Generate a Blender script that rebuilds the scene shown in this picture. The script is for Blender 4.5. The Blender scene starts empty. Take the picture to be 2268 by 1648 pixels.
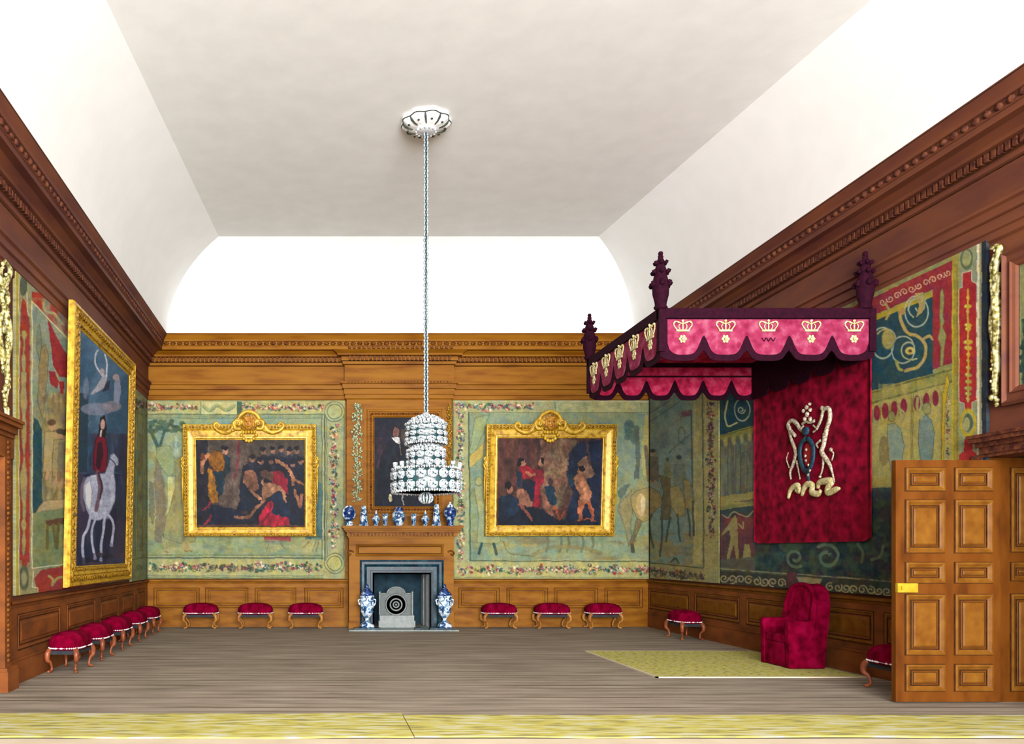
import bpy, math, random
import numpy as np
from mathutils import Matrix, Vector
PI = math.pi
C = bpy.context.scene.collection
scn = bpy.context.scene
rnd = random.Random(7)

# ------------------------------------------------------------------ camera
F = 1800.0                      # focal length in pixels of the 2268 px wide frame
VX, VY = 700.0, 1225.0          # vanishing point of the room's long axis
EYE, YB, S = 1.36, 15.0, 120.0  # eye height, distance of the back wall, px per metre there
cam_d = bpy.data.cameras.new('camera')
cam = bpy.data.objects.new('camera', cam_d)
C.objects.link(cam)
cam_d.sensor_fit = 'HORIZONTAL'
cam_d.sensor_width = 36.0
cam_d.lens = 36.0 * F / 2268
cam_d.shift_x = (1134 - VX) / 2268
cam_d.shift_y = (VY - 824) / 2268
cam_d.clip_start = 0.05
cam_d.clip_end = 200
cam.location = (0, 0, EYE)
cam.rotation_euler = (PI / 2, 0, 0)
scn.camera = cam

# ------------------------------------------------------------------ light
w = bpy.data.worlds.new('world')
scn.world = w
w.use_nodes = True
w.node_tree.nodes['Background'].inputs[0].default_value = (0.93, 0.97, 1.0, 1)
w.node_tree.nodes['Background'].inputs[1].default_value = 1.0


def area(name, loc, rot, sx, sy, power, col=(1, 1, 1)):
    d = bpy.data.lights.new(name, 'AREA')
    d.shape = 'RECTANGLE'
    d.size, d.size_y = sx, sy
    d.energy = power
    d.color = col
    o = bpy.data.objects.new(name, d)
    C.objects.link(o)
    o.location = loc
    o.rotation_euler = rot
    return o


area('window_light_front', (1.5, -7.6, 3.2), (PI / 2 + .34, 0, 0), 8.6, 5.6, 5400, (0.98, 0.985, 1.0))
scn.view_settings.view_transform = 'Standard'
scn.view_settings.look = 'None'
scn.view_settings.gamma = 1.0
scn.view_settings.use_curve_mapping = False
scn.view_settings.exposure = 0.68


# ------------------------------------------------------------------ helpers
def on_y(px, py, Y):
    """point of the photograph on the plane at distance Y"""
    t = YB / Y
    return Vector(((px - VX) / (S * t), Y, EYE + (VY - py) / (S * t)))


def on_x(px, py, X):
    """point of the photograph on a side-wall plane"""
    t = (px - VX) / (S * X)
    return Vector((X, YB / t, EYE + (VY - py) / (S * t)))


def lin(c):
    c = np.asarray(c, dtype=float) / 255.0
    return np.where(c <= 0.04045, c / 12.92, ((c + 0.055) / 1.055) ** 2.4)


ALB = 0.62                      # reflectance of wood, cloth and paint against their sRGB swatches


def rgba(c, k=1.0):
    l = lin(c) * k
    return (float(l[0]), float(l[1]), float(l[2]), 1.0)


class MatB:
    def __init__(s, name, rough=0.6, metal=0.0, spec=0.3):
        s.m = bpy.data.materials.new(name)
        s.m.use_nodes = True
        s.nt = s.m.node_tree
        s.b = s.nt.nodes['Principled BSDF']
        s.b.inputs['Roughness'].default_value = rough
        s.b.inputs['Metallic'].default_value = metal
        s.b.inputs['Specular IOR Level'].default_value = spec

    def node(s, t, **k):
        n = s.nt.nodes.new(t)
        for a, v in k.items():
            setattr(n, a, v)
        return n

    def link(s, a, b):
        s.nt.links.new(a, b)


def mat_noise(name, cols, scale=(1, 1, 1), nscale=5.0, detail=4, rough=0.6, metal=0.0, spec=0.3,
              bump=0.0, lo=0.3, hi=0.7, coords='Object', const=False, sheen=0.0, distort=0.0, k=ALB):
    """Principled material whose colour runs through cols by a noise"""
    b = MatB(name, rough, metal, spec)
    tc = b.node('ShaderNodeTexCoord')
    mp = b.node('ShaderNodeMapping')
    mp.inputs['Scale'].default_value = scale
    b.link(tc.outputs[coords], mp.inputs['Vector'])
    nz = b.node('ShaderNodeTexNoise')
    nz.inputs['Scale'].default_value = nscale
    nz.inputs['Detail'].default_value = detail
    nz.inputs['Distortion'].default_value = distort
    b.link(mp.outputs[0], nz.inputs['Vector'])
    cr = b.node('ShaderNodeValToRGB')
    if const:
        cr.color_ramp.interpolation = 'CONSTANT'
    els = cr.color_ramp.elements
    n = len(cols)
    for i, c in enumerate(cols):
        p = lo + (hi - lo) * i / max(1, n - 1)
        e = els[i] if i < 2 else els.new(p)
        e.position = p
        e.color = rgba(c, k)
    b.link(nz.outputs['Fac'], cr.inputs[0])
    b.link(cr.outputs[0], b.b.inputs['Base Color'])
    if sheen:
        b.b.inputs['Sheen Weight'].default_value = sheen
        b.b.inputs['Sheen Roughness'].default_value = 0.4
    if bump:
        bp = b.node('ShaderNodeBump')
        bp.inputs['Strength'].default_value = bump
        bp.inputs['Distance'].default_value = 0.01
        b.link(nz.outputs['Fac'], bp.inputs['Height'])
        b.link(bp.outputs[0], b.b.inputs['Normal'])
    return b.m


WOOD = mat_noise('oak_wood', [(152, 88, 14), (182, 116, 26), (192, 128, 32)], (0.25, 0.5, 1.6), 6, 5, 0.5, spec=0.08, k=0.43)
WOODC = mat_noise('carved_oak', [(96, 48, 20), (168, 100, 34)], (1, 1, 1), 30, 3, 0.5, lo=0.35, hi=0.6, spec=0.08, k=0.4)
DOORW = mat_noise('door_oak', [(118, 62, 14), (148, 82, 20), (160, 94, 30)], (1.5, 1.5, 0.5), 5, 5, 0.5, spec=0.08, k=0.3)
DOORM = mat_noise('door_moulding_oak', [(142, 84, 24), (176, 116, 40)], (1, 1, 1), 9, 3, 0.45, spec=0.08, k=0.34)
SIDEW = mat_noise('side_wall_oak_shaded', [(110, 62, 54), (130, 76, 56), (144, 84, 54)], (1, 0.35, 1.2), 3.0, 5, 0.55, lo=0.32, hi=0.7, spec=0.08, k=0.48)  # same oak as the end wall, with side-wall shade put into the colour
SIDEC = mat_noise('side_wall_carved_oak_shaded', [(84, 44, 40), (140, 82, 54)], (1, 1, 1), 22, 3, 0.55, lo=0.35, hi=0.65, spec=0.08, k=0.46)  # carved oak with the side walls' shade mixed into its tone
DADO = mat_noise('dado_oak', [(140, 84, 18), (168, 104, 24), (184, 124, 34)], (0.6, 0.6, 2.0), 5, 5, 0.5, spec=0.08, k=0.46)
SDADO = mat_noise('side_dado_oak_shaded', [(104, 62, 36), (138, 78, 38), (156, 90, 42)], (0.6, 0.6, 1.5), 4, 5, 0.5, spec=0.08, k=0.54)  # dado oak darkened in colour for the shaded side walls
GOLD = mat_noise('gilding', [(150, 106, 8), (214, 162, 24), (232, 190, 56)], (1, 1, 1), 14, 3, 0.42, 0.15, 0.5, lo=0.3, hi=0.6, k=0.62)
GOLDM = mat_noise('warm_gilding', [(170, 104, 20), (206, 140, 36), (226, 166, 60)], (1, 1, 1), 20, 2, 0.45, 0.05, 0.4, k=0.6)
GOLDD = mat_noise('dark_gilding_recess_shade', [(112, 74, 8), (214, 160, 18)], (1, 1, 1), 45, 2, 0.45, 0.15, 0.5, lo=0.4, hi=0.55, k=0.5)  # darker gilding; paints the shade of the crest's hollow
PLASTER = mat_noise('plaster', [(224, 224, 220), (232, 232, 228)], (1, 1, 1), 3, 10, 0.9, spec=0.1, k=0.93)
COVE = mat_noise('cove_plaster', [(242, 242, 238), (247, 247, 244)], (1, 1, 1), 3, 8, 0.9, spec=0.1, k=0.79)
VELVET = mat_noise('crimson_velvet', [(104, 0, 32), (146, 0, 46), (172, 8, 66)], (1, 1, 1), 9, 4, 0.95, spec=0.03, bump=0.2, lo=0.32, hi=0.66, k=0.42)
BACKVEL = mat_noise('crimson_hanging', [(84, 0, 20), (150, 0, 44), (186, 12, 58)], (1, 1, 1), 9, 5, 0.85, spec=0.1, lo=0.30, hi=0.68, k=0.5)
PINK = mat_noise('rose_damask', [(168, 30, 76), (200, 62, 108), (222, 116, 146)], (1, 1, 1), 11, 4, 0.8, spec=0.15, lo=0.32, hi=0.7, k=0.34)
PINKIN = mat_noise('rose_damask_lining', [(170, 16, 60), (216, 44, 92), (232, 84, 120)], (1, 1, 1), 12, 4, 0.8, spec=0.15, lo=0.34, hi=0.68, k=0.6)
PURPLE = mat_noise('purple_fringe', [(52, 2, 34), (84, 6, 48)], (1, 1, 1), 26, 3, 0.85, spec=0.1, bump=0.3, k=0.24)
NAIL = mat_noise('silver_nails', [(235, 225, 225), (250, 248, 245)], (1, 1, 1), 5, 2, 0.3, 0.1, 0.6, k=0.85)
LEGW = mat_noise('stool_leg_wood', [(150, 84, 34), (200, 142, 62)], (1, 1, 1), 9, 3, 0.4, k=0.62)
LEGR = mat_noise('stool_leg_red_wood', [(120, 60, 36), (178, 96, 56)], (1, 1, 1), 9, 3, 0.4, k=0.6)
DARKCL = mat_noise('dark_seat_lining', [(30, 38, 44), (52, 56, 60)], (1, 1, 1), 9, 3, 0.8)
MARBLE = mat_noise('dark_green_marble', [(4, 44, 62), (16, 84, 108), (96, 150, 160)], (1, 1, 1), 9, 6, 0.35, lo=0.34, hi=0.78, distort=1.0, spec=0.2, k=0.26)
MARBLEL = mat_noise('veined_pale_marble', [(96, 116, 112), (150, 158, 150)], (1, 1, 1), 9, 6, 0.4, distort=1.0, k=0.7)
CHEEK = mat_noise('grey_cheek_stone', [(190, 200, 196), (226, 230, 226)], (1, 1, 0.3), 9, 4, 0.5, k=1.0)
SHADEL = mat_noise('groove_shade_strip', [(44, 26, 14), (78, 46, 20)], (1, 1, 1), 14, 2, 0.6, spec=0.05, k=0.6)  # shade of grooves and recesses, painted as thin dark strips
SOOT = mat_noise('sooty_firebox', [(6, 26, 36), (16, 48, 60)], (1, 1, 1), 9, 4, 0.8, k=1.2)
IRON = mat_noise('grate_iron', [(82, 100, 100), (128, 138, 132)], (1, 1, 1), 12, 3, 0.5, 0.0, 0.4, k=0.3)
IRONL = mat_noise('polished_iron', [(150, 162, 158), (190, 198, 192)], (1, 1, 1), 12, 3, 0.45, 0.0, 0.4, k=0.36)
PORC = mat_noise('blue_and_white_porcelain', [(30, 66, 110), (70, 120, 170), (150, 186, 206), (236, 242, 246)], (1, 1, 1), 14, 3, 0.2, spec=0.5, lo=0.42, hi=0.56, distort=0.8, k=0.66)
PORCB = mat_noise('cobalt_porcelain', [(16, 40, 96), (40, 82, 150), (190, 210, 226)], (1, 1, 1), 15, 2, 0.2, spec=0.5, lo=0.42, hi=0.66, distort=0.8, k=0.62)
CRYF = mat_noise('faceted_crystal', [(60, 96, 104), (190, 200, 206), (246, 248, 250)], (1, 1, 1), 2.4, 3, 0.15, spec=0.6, lo=0.36, hi=0.52, k=0.5)
CRYST = mat_noise('cut_crystal', [(110, 136, 140), (214, 222, 226), (250, 250, 250)], (1, 1, 1), 46, 2, 0.12, spec=0.6, lo=0.4, hi=0.5, k=0.5)
CRYD = mat_noise('dark_green_crystal_setting', [(16, 56, 50), (44, 88, 96)], (1, 1, 1), 30, 2, 0.3, spec=0.6)  # dark green metal of the frame behind the crystals
SILV = mat_noise('chain_silver', [(170, 180, 190), (236, 238, 240)], (1, 1, 1), 60, 2, 0.2, 0.3, 0.6, lo=0.4, hi=0.55, k=0.5)
BRASS = mat_noise('brass_plate', [(200, 164, 30), (236, 206, 60)], (1, 1, 1), 12, 2, 0.3, 0.3, 0.5, k=0.55)
CREAM = mat_noise('gold_thread', [(196, 176, 104), (240, 230, 180)], (1, 1, 1), 50, 2, 0.5, lo=0.4, hi=0.58, k=0.62)
SILVT = mat_noise('silver_thread', [(150, 134, 112), (226, 214, 186)], (1, 1, 1), 46, 2, 0.5, lo=0.4, hi=0.6, k=0.6)
TEAL = mat_noise('teal_embroidery', [(14, 34, 54), (34, 78, 96)], (1, 1, 1), 30, 2, 0.6)
REDEMB = mat_noise('scarlet_embroidery', [(150, 20, 36), (190, 40, 50)], (1, 1, 1), 30, 2, 0.6)
LEAF = mat_noise('painted_carving', [(40, 92, 74), (120, 150, 60), (214, 206, 130), (236, 234, 214), (60, 120, 130)], (1, 1, 1), 42, 2, 0.5, lo=0.36, hi=0.62)
GILTC = mat_noise('gilt_carving', [(84, 78, 34), (176, 164, 80), (226, 222, 172)], (1, 1, 1), 26, 2, 0.4, 0.1, 0.5, lo=0.36, hi=0.6)
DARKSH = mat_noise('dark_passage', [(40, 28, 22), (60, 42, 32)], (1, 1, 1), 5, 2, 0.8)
INK = mat_noise('dark_outline_paint', [(40, 52, 44), (70, 76, 64)], (1, 1, 1), 20, 2, 0.7)
PALE = mat_noise('pale_edge_strip', [(214, 196, 164), (228, 212, 184)], (1, 1, 1), 3, 4, 0.8, k=0.62)  # pale tone of the near floor strip and the rug edging


def mat_floor():
    b = MatB('grey_floorboards', 0.7, 0, 0.2)
    tc = b.node('ShaderNodeTexCoord')
    sep = b.node('ShaderNodeSeparateXYZ')
    b.link(tc.outputs['Object'], sep.inputs[0])
    mp = b.node('ShaderNodeMapping')
    mp.inputs['Scale'].default_value = (0.5, 3.0, 1)
    b.link(tc.outputs['Object'], mp.inputs[0])
    nz = b.node('ShaderNodeTexNoise')
    nz.inputs['Scale'].default_value = 2.2
    nz.inputs['Detail'].default_value = 6
    b.link(mp.outputs[0], nz.inputs['Vector'])
    cr = b.node('ShaderNodeValToRGB')
    e = cr.color_ramp.elements
    e[0].position, e[0].color = 0.3, rgba((116, 106, 92), .85)
    e[1].position, e[1].color = 0.5, rgba((140, 128, 112), .85)
    e2 = e.new(0.72)
    e2.color = rgba((158, 147, 130), .85)
    b.link(nz.outputs['Fac'], cr.inputs[0])
    # joints between the boards, which run across the room
    d = b.node('ShaderNodeMath', operation='DIVIDE')
    b.link(sep.outputs['Y'], d.inputs[0])
    d.inputs[1].default_value = 0.17
    f = b.node('ShaderNodeMath', operation='FRACT')
    b.link(d.outputs[0], f.inputs[0])
    lt = b.node('ShaderNodeMath', operation='LESS_THAN')
    b.link(f.outputs[0], lt.inputs[0])
    lt.inputs[1].default_value = 0.16
    n2 = b.node('ShaderNodeTexNoise')
    mp2 = b.node('ShaderNodeMapping')
    mp2.inputs['Scale'].default_value = (0.45, 5.88, 1)
    b.link(tc.outputs['Object'], mp2.inputs[0])
    b.link(mp2.outputs[0], n2.inputs['Vector'])
    n2.inputs['Scale'].default_value = 1.3
    n2.inputs['Detail'].default_value = 2
    r2 = b.node('ShaderNodeValToRGB')
    r2.color_ramp.elements[0].position = 0.36
    r2.color_ramp.elements[1].position = 0.62
    b.link(n2.outputs['Fac'], r2.inputs[0])
    mu = b.node('ShaderNodeMath', operation='MULTIPLY')
    b.link(lt.outputs[0], mu.inputs[0])
    b.link(r2.outputs[0], mu.inputs[1])
    mx = b.node('ShaderNodeMix', data_type='RGBA')
    b.link(mu.outputs[0], mx.inputs['Factor'])
    b.link(cr.outputs[0], mx.inputs['A'])
    mx.inputs['B'].default_value = rgba((70, 60, 46))
    b.link(mx.outputs['Result'], b.b.inputs['Base Color'])
    return b.m


def mat_carpet(name, cols, scale):
    return mat_noise(name, cols, scale, 5, 6, 0.95, spec=0.05, bump=0.3, lo=0.36, hi=0.62, k=0.72)


FLOOR = mat_floor()
CARPET = mat_carpet('olive_yellow_carpet', [(146, 140, 92), (184, 174, 84), (192, 184, 110), (196, 194, 168)], (0.7, 3.5, 1))
RUG = mat_carpet('yellow_green_rug', [(146, 140, 92), (184, 176, 84), (202, 194, 104), (182, 180, 140)], (3.4, 3.4, 1))


def mat_attr(name, rough=0.8):
    b = MatB(name, rough, 0, 0.1)
    a = b.node('ShaderNodeVertexColor', layer_name='weave')
    b.link(a.outputs[0], b.b.inputs['Base Color'])
    return b.m


TAPM = mat_attr('woven_tapestry', 0.95)
OILM = mat_attr('oil_paint', 0.55)


class G:
    """collects simple shapes into one mesh"""

    def __init__(s, M=None):
        s.v, s.f, s.mi, s.sm = [], [], [], []
        s.M = M or Matrix()
        s.mat = 0

    def add(s, vs, fs, smooth=False):
        n = len(s.v)
        s.v += [tuple(s.M @ Vector(v)) for v in vs]
        for f in fs:
            s.f.append([n + i for i in f])
            s.mi.append(s.mat)
            s.sm.append(smooth)
        return s

    def box(s, x0, x1, y0, y1, z0, z1):
        vs = [(x, y, z) for z in (z0, z1) for y in (y0, y1) for x in (x0, x1)]
        return s.add(vs, [(0, 2, 3, 1), (4, 5, 7, 6), (0, 1, 5, 4), (2, 6, 7, 3), (0, 4, 6, 2), (1, 3, 7, 5)])

    def frustum(s, x0, x1, z0, z1, ya, yb, ins):
        """raised field facing -Y: base at ya, top at yb, inset by ins"""
        vs = [(x0, ya, z0), (x1, ya, z0), (x1, ya, z1), (x0, ya, z1),
              (x0 + ins, yb, z0 + ins), (x1 - ins, yb, z0 + ins), (x1 - ins, yb, z1 - ins), (x0 + ins, yb, z1 - ins)]
        return s.add(vs, [(4, 5, 6, 7), (0, 1, 5, 4), (1, 2, 6, 5), (2, 3, 7, 6), (3, 0, 4, 7), (3, 2, 1, 0)])

    def ring(s, x0, x1, z0, z1, prof, closed=False):
        """mitred moulding round a rectangle facing -Y; prof = [(inset from outer edge, y)]"""
        vs, fs = [], []
        for d, y in prof:
            vs += [(x0 + d, y, z0 + d), (x1 - d, y, z0 + d), (x1 - d, y, z1 - d), (x0 + d, y, z1 - d)]
        n = len(prof)
        for i in range(n - 1):
            for k in range(4):
                a, b = i * 4 + k, i * 4 + (k + 1) % 4
                fs.append((a, b, b + 4, a + 4))
        return s.add(vs, fs)

    def prism(s, pts, y0, y1):
        """polygon given in x,z extruded from y0 (front) to y1"""
        n = len(pts)
        vs = [(x, y0, z) for x, z in pts] + [(x, y1, z) for x, z in pts]
        fs = [tuple(range(n)), tuple(range(2 * n - 1, n - 1, -1))]
        fs += [(i, i + n, (i + 1) % n + n, (i + 1) % n) for i in range(n)]
        return s.add(vs, fs)

    def lathe(s, prof, seg=24, c=(0, 0, 0), smooth=True, flute=0, fd=0.0, axis='z'):
        vs, fs = [], []
        for r, z in prof:
            for k in range(seg):
                a = 2 * PI * k / seg
                rr = r * (1 + (fd * math.cos(flute * a) if flute else 0))
                p = (rr * math.cos(a), rr * math.sin(a), z)
                if axis == 'y':
                    p = (p[0], -p[2], p[1])
                vs.append((c[0] + p[0], c[1] + p[1], c[2] + p[2]))
        n = len(prof)
        for i in range(n - 1):
            for k in range(seg):
                a, b = i * seg + k, i * seg + (k + 1) % seg
                fs.append((a, b, b + seg, a + seg))
        fs.append(tuple(reversed(range(seg))))
        fs.append(tuple(range((n - 1) * seg, n * seg)))
        return s.add(vs, fs, smooth)

    def ball(s, c, r, seg=10, rings=6, smooth=True):
        rx, ry, rz = (r, r, r) if isinstance(r, (int, float)) else r
        vs, fs = [], []
        for i in range(rings + 1):
            ph = PI * i / rings
            rr = max(math.sin(ph), 0.001)
            for k in range(seg):
                a = 2 * PI * k / seg
                vs.append((c[0] + rx * rr * math.cos(a), c[1] + ry * rr * math.sin(a), c[2] - rz * math.cos(ph)))
        for i in range(rings):
            for k in range(seg):
                a, b = i * seg + k, i * seg + (k + 1) % seg
                fs.append((a, b, b + seg, a + seg))
        return s.add(vs, fs, smooth)

    def tube(s, pts, r, seg=8, smooth=True, flat=None):
        """round bar through pts; r a number or a list; flat = (axis index, factor) squashes it"""
        P = [Vector(p) for p in pts]
        n = len(P)
        R = [r] * n if isinstance(r, (int, float)) else list(r)
        if len(R) != n:
            R = list(np.interp(np.linspace(0, 1, n), np.linspace(0, 1, len(R)), R))
        vs, fs = [], []
        up = None
        for i in range(n):
            d = (P[min(i + 1, n - 1)] - P[max(i - 1, 0)])
            d = d.normalized() if d.length > 1e-9 else Vector((0, 0, 1))
            if up is None:
                up = Vector((0, 1, 0)) if abs(d.y) < 0.9 else Vector((1, 0, 0))
            sd = d.cross(up)
            if sd.length < 1e-6:
                sd = Vector((1, 0, 0))
            sd.normalize()
            up = sd.cross(d).normalized()
            for k in range(seg):
                a = 2 * PI * k / seg
                o = sd * (R[i] * math.cos(a)) + up * (R[i] * math.sin(a))
                if flat:
                    o[flat[0]] *= flat[1]
                vs.append(P[i] + o)
        for i in range(n - 1):
            for k in range(seg):
                a, b = i * seg + k, i * seg + (k + 1) % seg
                fs.append((a, b, b + seg, a + seg))
        fs.append(tuple(reversed(range(seg))))
        fs.append(tuple(range((n - 1) * seg, n * seg)))
        return s.add(vs, fs, smooth)

    def build(s, name, mats, parent=None, loc=None):
        me = bpy.data.meshes.new(name)
        me.from_pydata(s.v, [], s.f)
        if not isinstance(mats, (list, tuple)):
            mats = [mats]
        for m in mats:
            me.materials.append(m)
        me.polygons.foreach_set('material_index', s.mi)
        me.polygons.foreach_set('use_smooth', s.sm)
        me.update()
        o = bpy.data.objects.new(name, me)
        C.objects.link(o)
        if parent:
            o.parent = parent
        if loc:
            o.location = loc
        return o


def spline(pts, n=8):
    """Catmull-Rom through pts"""
    P = [np.array(p, float) for p in pts]
    P = [2 * P[0] - P[1]] + P + [2 * P[-1] - P[-2]]
    out = []
    for i in range(1, len(P) - 2):
        for k in range(n):
            t = k / n
            a, b, c, d = P[i - 1], P[i], P[i + 1], P[i + 2]
            out.append(tuple(0.5 * ((2 * b) + (c - a) * t + (2 * a - 5 * b + 4 * c - d) * t * t + (3 * b - a - 3 * c + d) * t ** 3)))
    out.append(tuple(P[-2]))
    return out


def thing(name, label, cat, loc=(0, 0, 0), rz=0.0, group=None):
    o = bpy.data.objects.new(name, None)
    o.empty_display_size = 0.1
    C.objects.link(o)
    o.location = loc
    o.rotation_euler = (0, 0, rz)
    return tag(o, label, cat, group)


def tag(o, label, cat, group=None):
    o['label'] = label
    o['category'] = cat
    if group:
        o['group'] = group
    return o


def struct(o, label=None):
    o['kind'] = 'structure'
    if label:
        o['label'] = label
    return o


def dup(root, loc, rz, label, parts_mat=None):
    """copy a thing with its parts and their sub-parts"""
    r = root.copy()
    C.objects.link(r)
    r.location = loc
    r.rotation_euler = (0, 0, rz)
    r['label'] = label
    for ch in list(root.children):
        c = ch.copy()
        C.objects.link(c)
        c.parent = r
        for g in ch.children:
            d = g.copy()
            C.objects.link(d)
            d.parent = c
    return r


def rotz(deg, loc=(0, 0, 0)):
    return Matrix.Translation(loc) @ Matrix.Rotation(math.radians(deg), 4, 'Z')


# ------------------------------------------------------------------ woven and painted pictures
_tab = np.random.RandomState(3).rand(64, 64)


def vnoise(x, y, sc, seed=0):
    X, Y = x / sc + seed * 7.3, y / sc + seed * 3.1
    xi, yi = np.floor(X).astype(int), np.floor(Y).astype(int)
    fx, fy = X - xi, Y - yi
    fx, fy = fx * fx * (3 - 2 * fx), fy * fy * (3 - 2 * fy)
    a, b = _tab[yi % 64, xi % 64], _tab[yi % 64, (xi + 1) % 64]
    c, d = _tab[(yi + 1) % 64, xi % 64], _tab[(yi + 1) % 64, (xi + 1) % 64]
    return (a * (1 - fx) + b * fx) * (1 - fy) + (c * (1 - fx) + d * fx) * fy


class Art:
    """a picture drawn as coloured shapes on the points of a fine mesh"""

    def __init__(s, X, Y, base):
        s.x, s.y = X, Y
        s.cx = X[0]
        s.c = np.zeros(X.shape + (3,)) + np.array(base, float)
        s.r = np.random.RandomState(11)

    def _cols(s, a, b):
        m = np.nonzero((s.cx >= a) & (s.cx <= b))[0]
        return slice(m[0], m[-1] + 1) if len(m) else None

    def poly(s, pts, col, a=1.0, line=None, lw=0.9, rag=0.0):
        pts = np.array(pts, float)
        cs = s._cols(pts[:, 0].min() - 2, pts[:, 0].max() + 2)
        if cs is None:
            return s
        x, y = s.x[:, cs], s.y[:, cs]
        if rag:
            x = x + (vnoise(s.x[:, cs], s.y[:, cs], 4, 1) - .5) * rag
            y = y + (vnoise(s.x[:, cs], s.y[:, cs], 4, 2) - .5) * rag
        m = np.zeros(x.shape, bool)
        j = len(pts) - 1
        for i in range(len(pts)):
            xi, yi = pts[i]
            xj, yj = pts[j]
            if yi != yj:
                m ^= ((yi > y) != (yj > y)) & (x < (xj - xi) * (y - yi) / (yj - yi) + xi)
            j = i
        s._mix(cs, m * a, col)
        if line is not None:
            s.line(list(map(tuple, pts)) + [tuple(pts[0])], lw, line)
        return s

    def _mix(s, cs, m, col):
        m = m[..., None]
        s.c[:, cs] = s.c[:, cs] * (1 - m) + np.array(col, float) * m

    def rect(s, x0, y0, x1, y1, col, a=1.0):
        return s.poly([(x0, y0), (x1, y0), (x1, y1), (x0, y1)], col, a)

    def ell(s, cx, cy, rx, ry, col, a=1.0, ang=0.0, ringw=None):
        R = max(rx, ry) + 2
        cs = s._cols(cx - R, cx + R)
        if cs is None:
            return s
        dx, dy = s.x[:, cs] - cx, s.y[:, cs] - cy
        ca, sa = math.cos(ang), math.sin(ang)
        u, v = (dx * ca + dy * sa) / rx, (-dx * sa + dy * ca) / ry
        d = np.sqrt(u * u + v * v)
        if ringw:
            m = np.clip(1.2 - np.abs(d - 1) * min(rx, ry) / ringw * 1.2, 0, 1)
        else:
            m = np.clip((1 - d) * min(rx, ry) / 1.2 + 0.5, 0, 1)
        s._mix(cs, m * a, col)
        return s

    def line(s, pts, w, col, a=1.0):
        pts = [tuple(p) for p in pts]
        xs = [p[0] for p in pts]
        cs = s._cols(min(xs) - w - 2, max(xs) + w + 2)
        if cs is None:
            return s
        x, y = s.x[:, cs], s.y[:, cs]
        D = np.full(x.shape, 1e9)
        for (ax, ay), (bx, by) in zip(pts[:-1], pts[1:]):
            dx, dy = bx - ax, by - ay
            L = dx * dx + dy * dy + 1e-9
            t = np.clip(((x - ax) * dx + (y - ay) * dy) / L, 0, 1)
            D = np.minimum(D, np.hypot(x - ax - t * dx, y - ay - t * dy))
        m = np.clip((w / 2 + 0.8 - D) / 1.2, 0, 1)
        s._mix(cs, m * a, col)
        return s

    def curve(s, pts, w, col, a=1.0):
        return s.line(spline(pts, 5), w, col, a)

    def curl(s, cx, cy, r, w, col, turns=1.4, st=0.0, sy=1.0, dr=1, a=1.0):
        n = 16
        pts = [(cx + dr * r * (1 - 0.75 * k / n) * math.cos(st + 2 * PI * turns * k / n),
                cy + sy * r * (1 - 0.75 * k / n) * math.sin(st + 2 * PI * turns * k / n)) for k in range(n + 1)]
        return s.line(pts, w, col, a)

    def wash(s, x0, y0, x1, y1, cols, sx, sy, seed, a=0.6):
        """clouded patches of colour inside a rectangle"""
        cs = s._cols(x0, x1)
        if cs is None:
            return s
        x, y = s.x[:, cs], s.y[:, cs]
        inside = ((y >= y0) & (y <= y1)).astype(float)
        for i, c in enumerate(cols):
            n = vnoise(x / sx, y / sy, 1.0, seed + i * 5) * .7 + vnoise(x / sx, y / sy, 0.4, seed + i) * .3
            s._mix(cs, np.clip((n - .5) * 5, 0, 1) * inside * a, c)
        return s

    def flowers(s, x0, y0, x1, y1, wd, n, seed=1, dark=False, size=3.2):
        r = np.random.RandomState(seed)
        pal = [(150, 40, 62), (176, 84, 96), (40, 74, 110), (36, 84, 62), (52, 98, 70), (214, 200, 150), (232, 226, 200),
               (96, 44, 70), (120, 130, 50), (60, 110, 120), (196, 130, 100), (34, 58, 50)]
        if dark:
            pal = [(70, 30, 60), (40, 60, 80), (36, 60, 48), (170, 160, 100), (100, 40, 56), (60, 74, 70), (150, 90, 90)]
        L = math.hypot(x1 - x0, y1 - y0)
        ux, uy = (x1 - x0) / L, (y1 - y0) / L
        for i in range(n):
            t = r.rand() * L
            o = (r.rand() - .5) * wd * (0.65 + 0.35 * math.sin(t / 9.0))
            cx, cy = x0 + ux * t - uy * o, y0 + uy * t + ux * o
            q = size * (0.5 + 0.7 * r.rand())
            c = pal[r.randint(len(pal))]
            s.ell(cx, cy, q, q * (.6 + .4 * r.rand()), c, 0.9, r.rand() * 3)
            if r.rand() < .35:
                s.ell(cx + .6, cy - .6, q * .4, q * .4, (240, 232, 205), 0.9)
        return s

    def person(s, x, y, h, robe, skin, hair=(30, 24, 28), lean=0.0, wide=1.0, legs=None, arm=None, line=None):
        """standing figure with its feet at x,y"""
        k = h / 7.5
        hx = x + lean * h
        s.poly([(hx - .9 * k * wide, y - h + 1.5 * k), (hx + .9 * k * wide, y - h + 1.5 * k), (x + 1.2 * k * wide, y - 3.4 * k),
                (x + 1.3 * k * wide, y - 1.0 * k), (x - 1.2 * k * wide, y - .8 * k), (x - 1.1 * k * wide, y - 3.5 * k)], robe, .95, line)
        for d in (-.5, .5):
            s.line([(x + d * k, y - 1.1 * k), (x + d * 1.5 * k, y)], k * .42, legs or skin)
        if arm:
            s.line([(hx + .7 * k * (1 if arm[0] > 0 else -1), y - h + 1.8 * k), (hx + arm[0] * .55 * k, y - h + 1.9 * k + arm[1] * .4 * k), (hx + arm[0] * k, y - h + 1.8 * k + arm[1] * k)], k * .5, skin)
        s.ell(hx, y - h + .75 * k, .5 * k, .62 * k, skin)
        s.ell(hx - .06 * k, y - h + .35 * k, .55 * k, .4 * k, hair)
        return s

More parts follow.
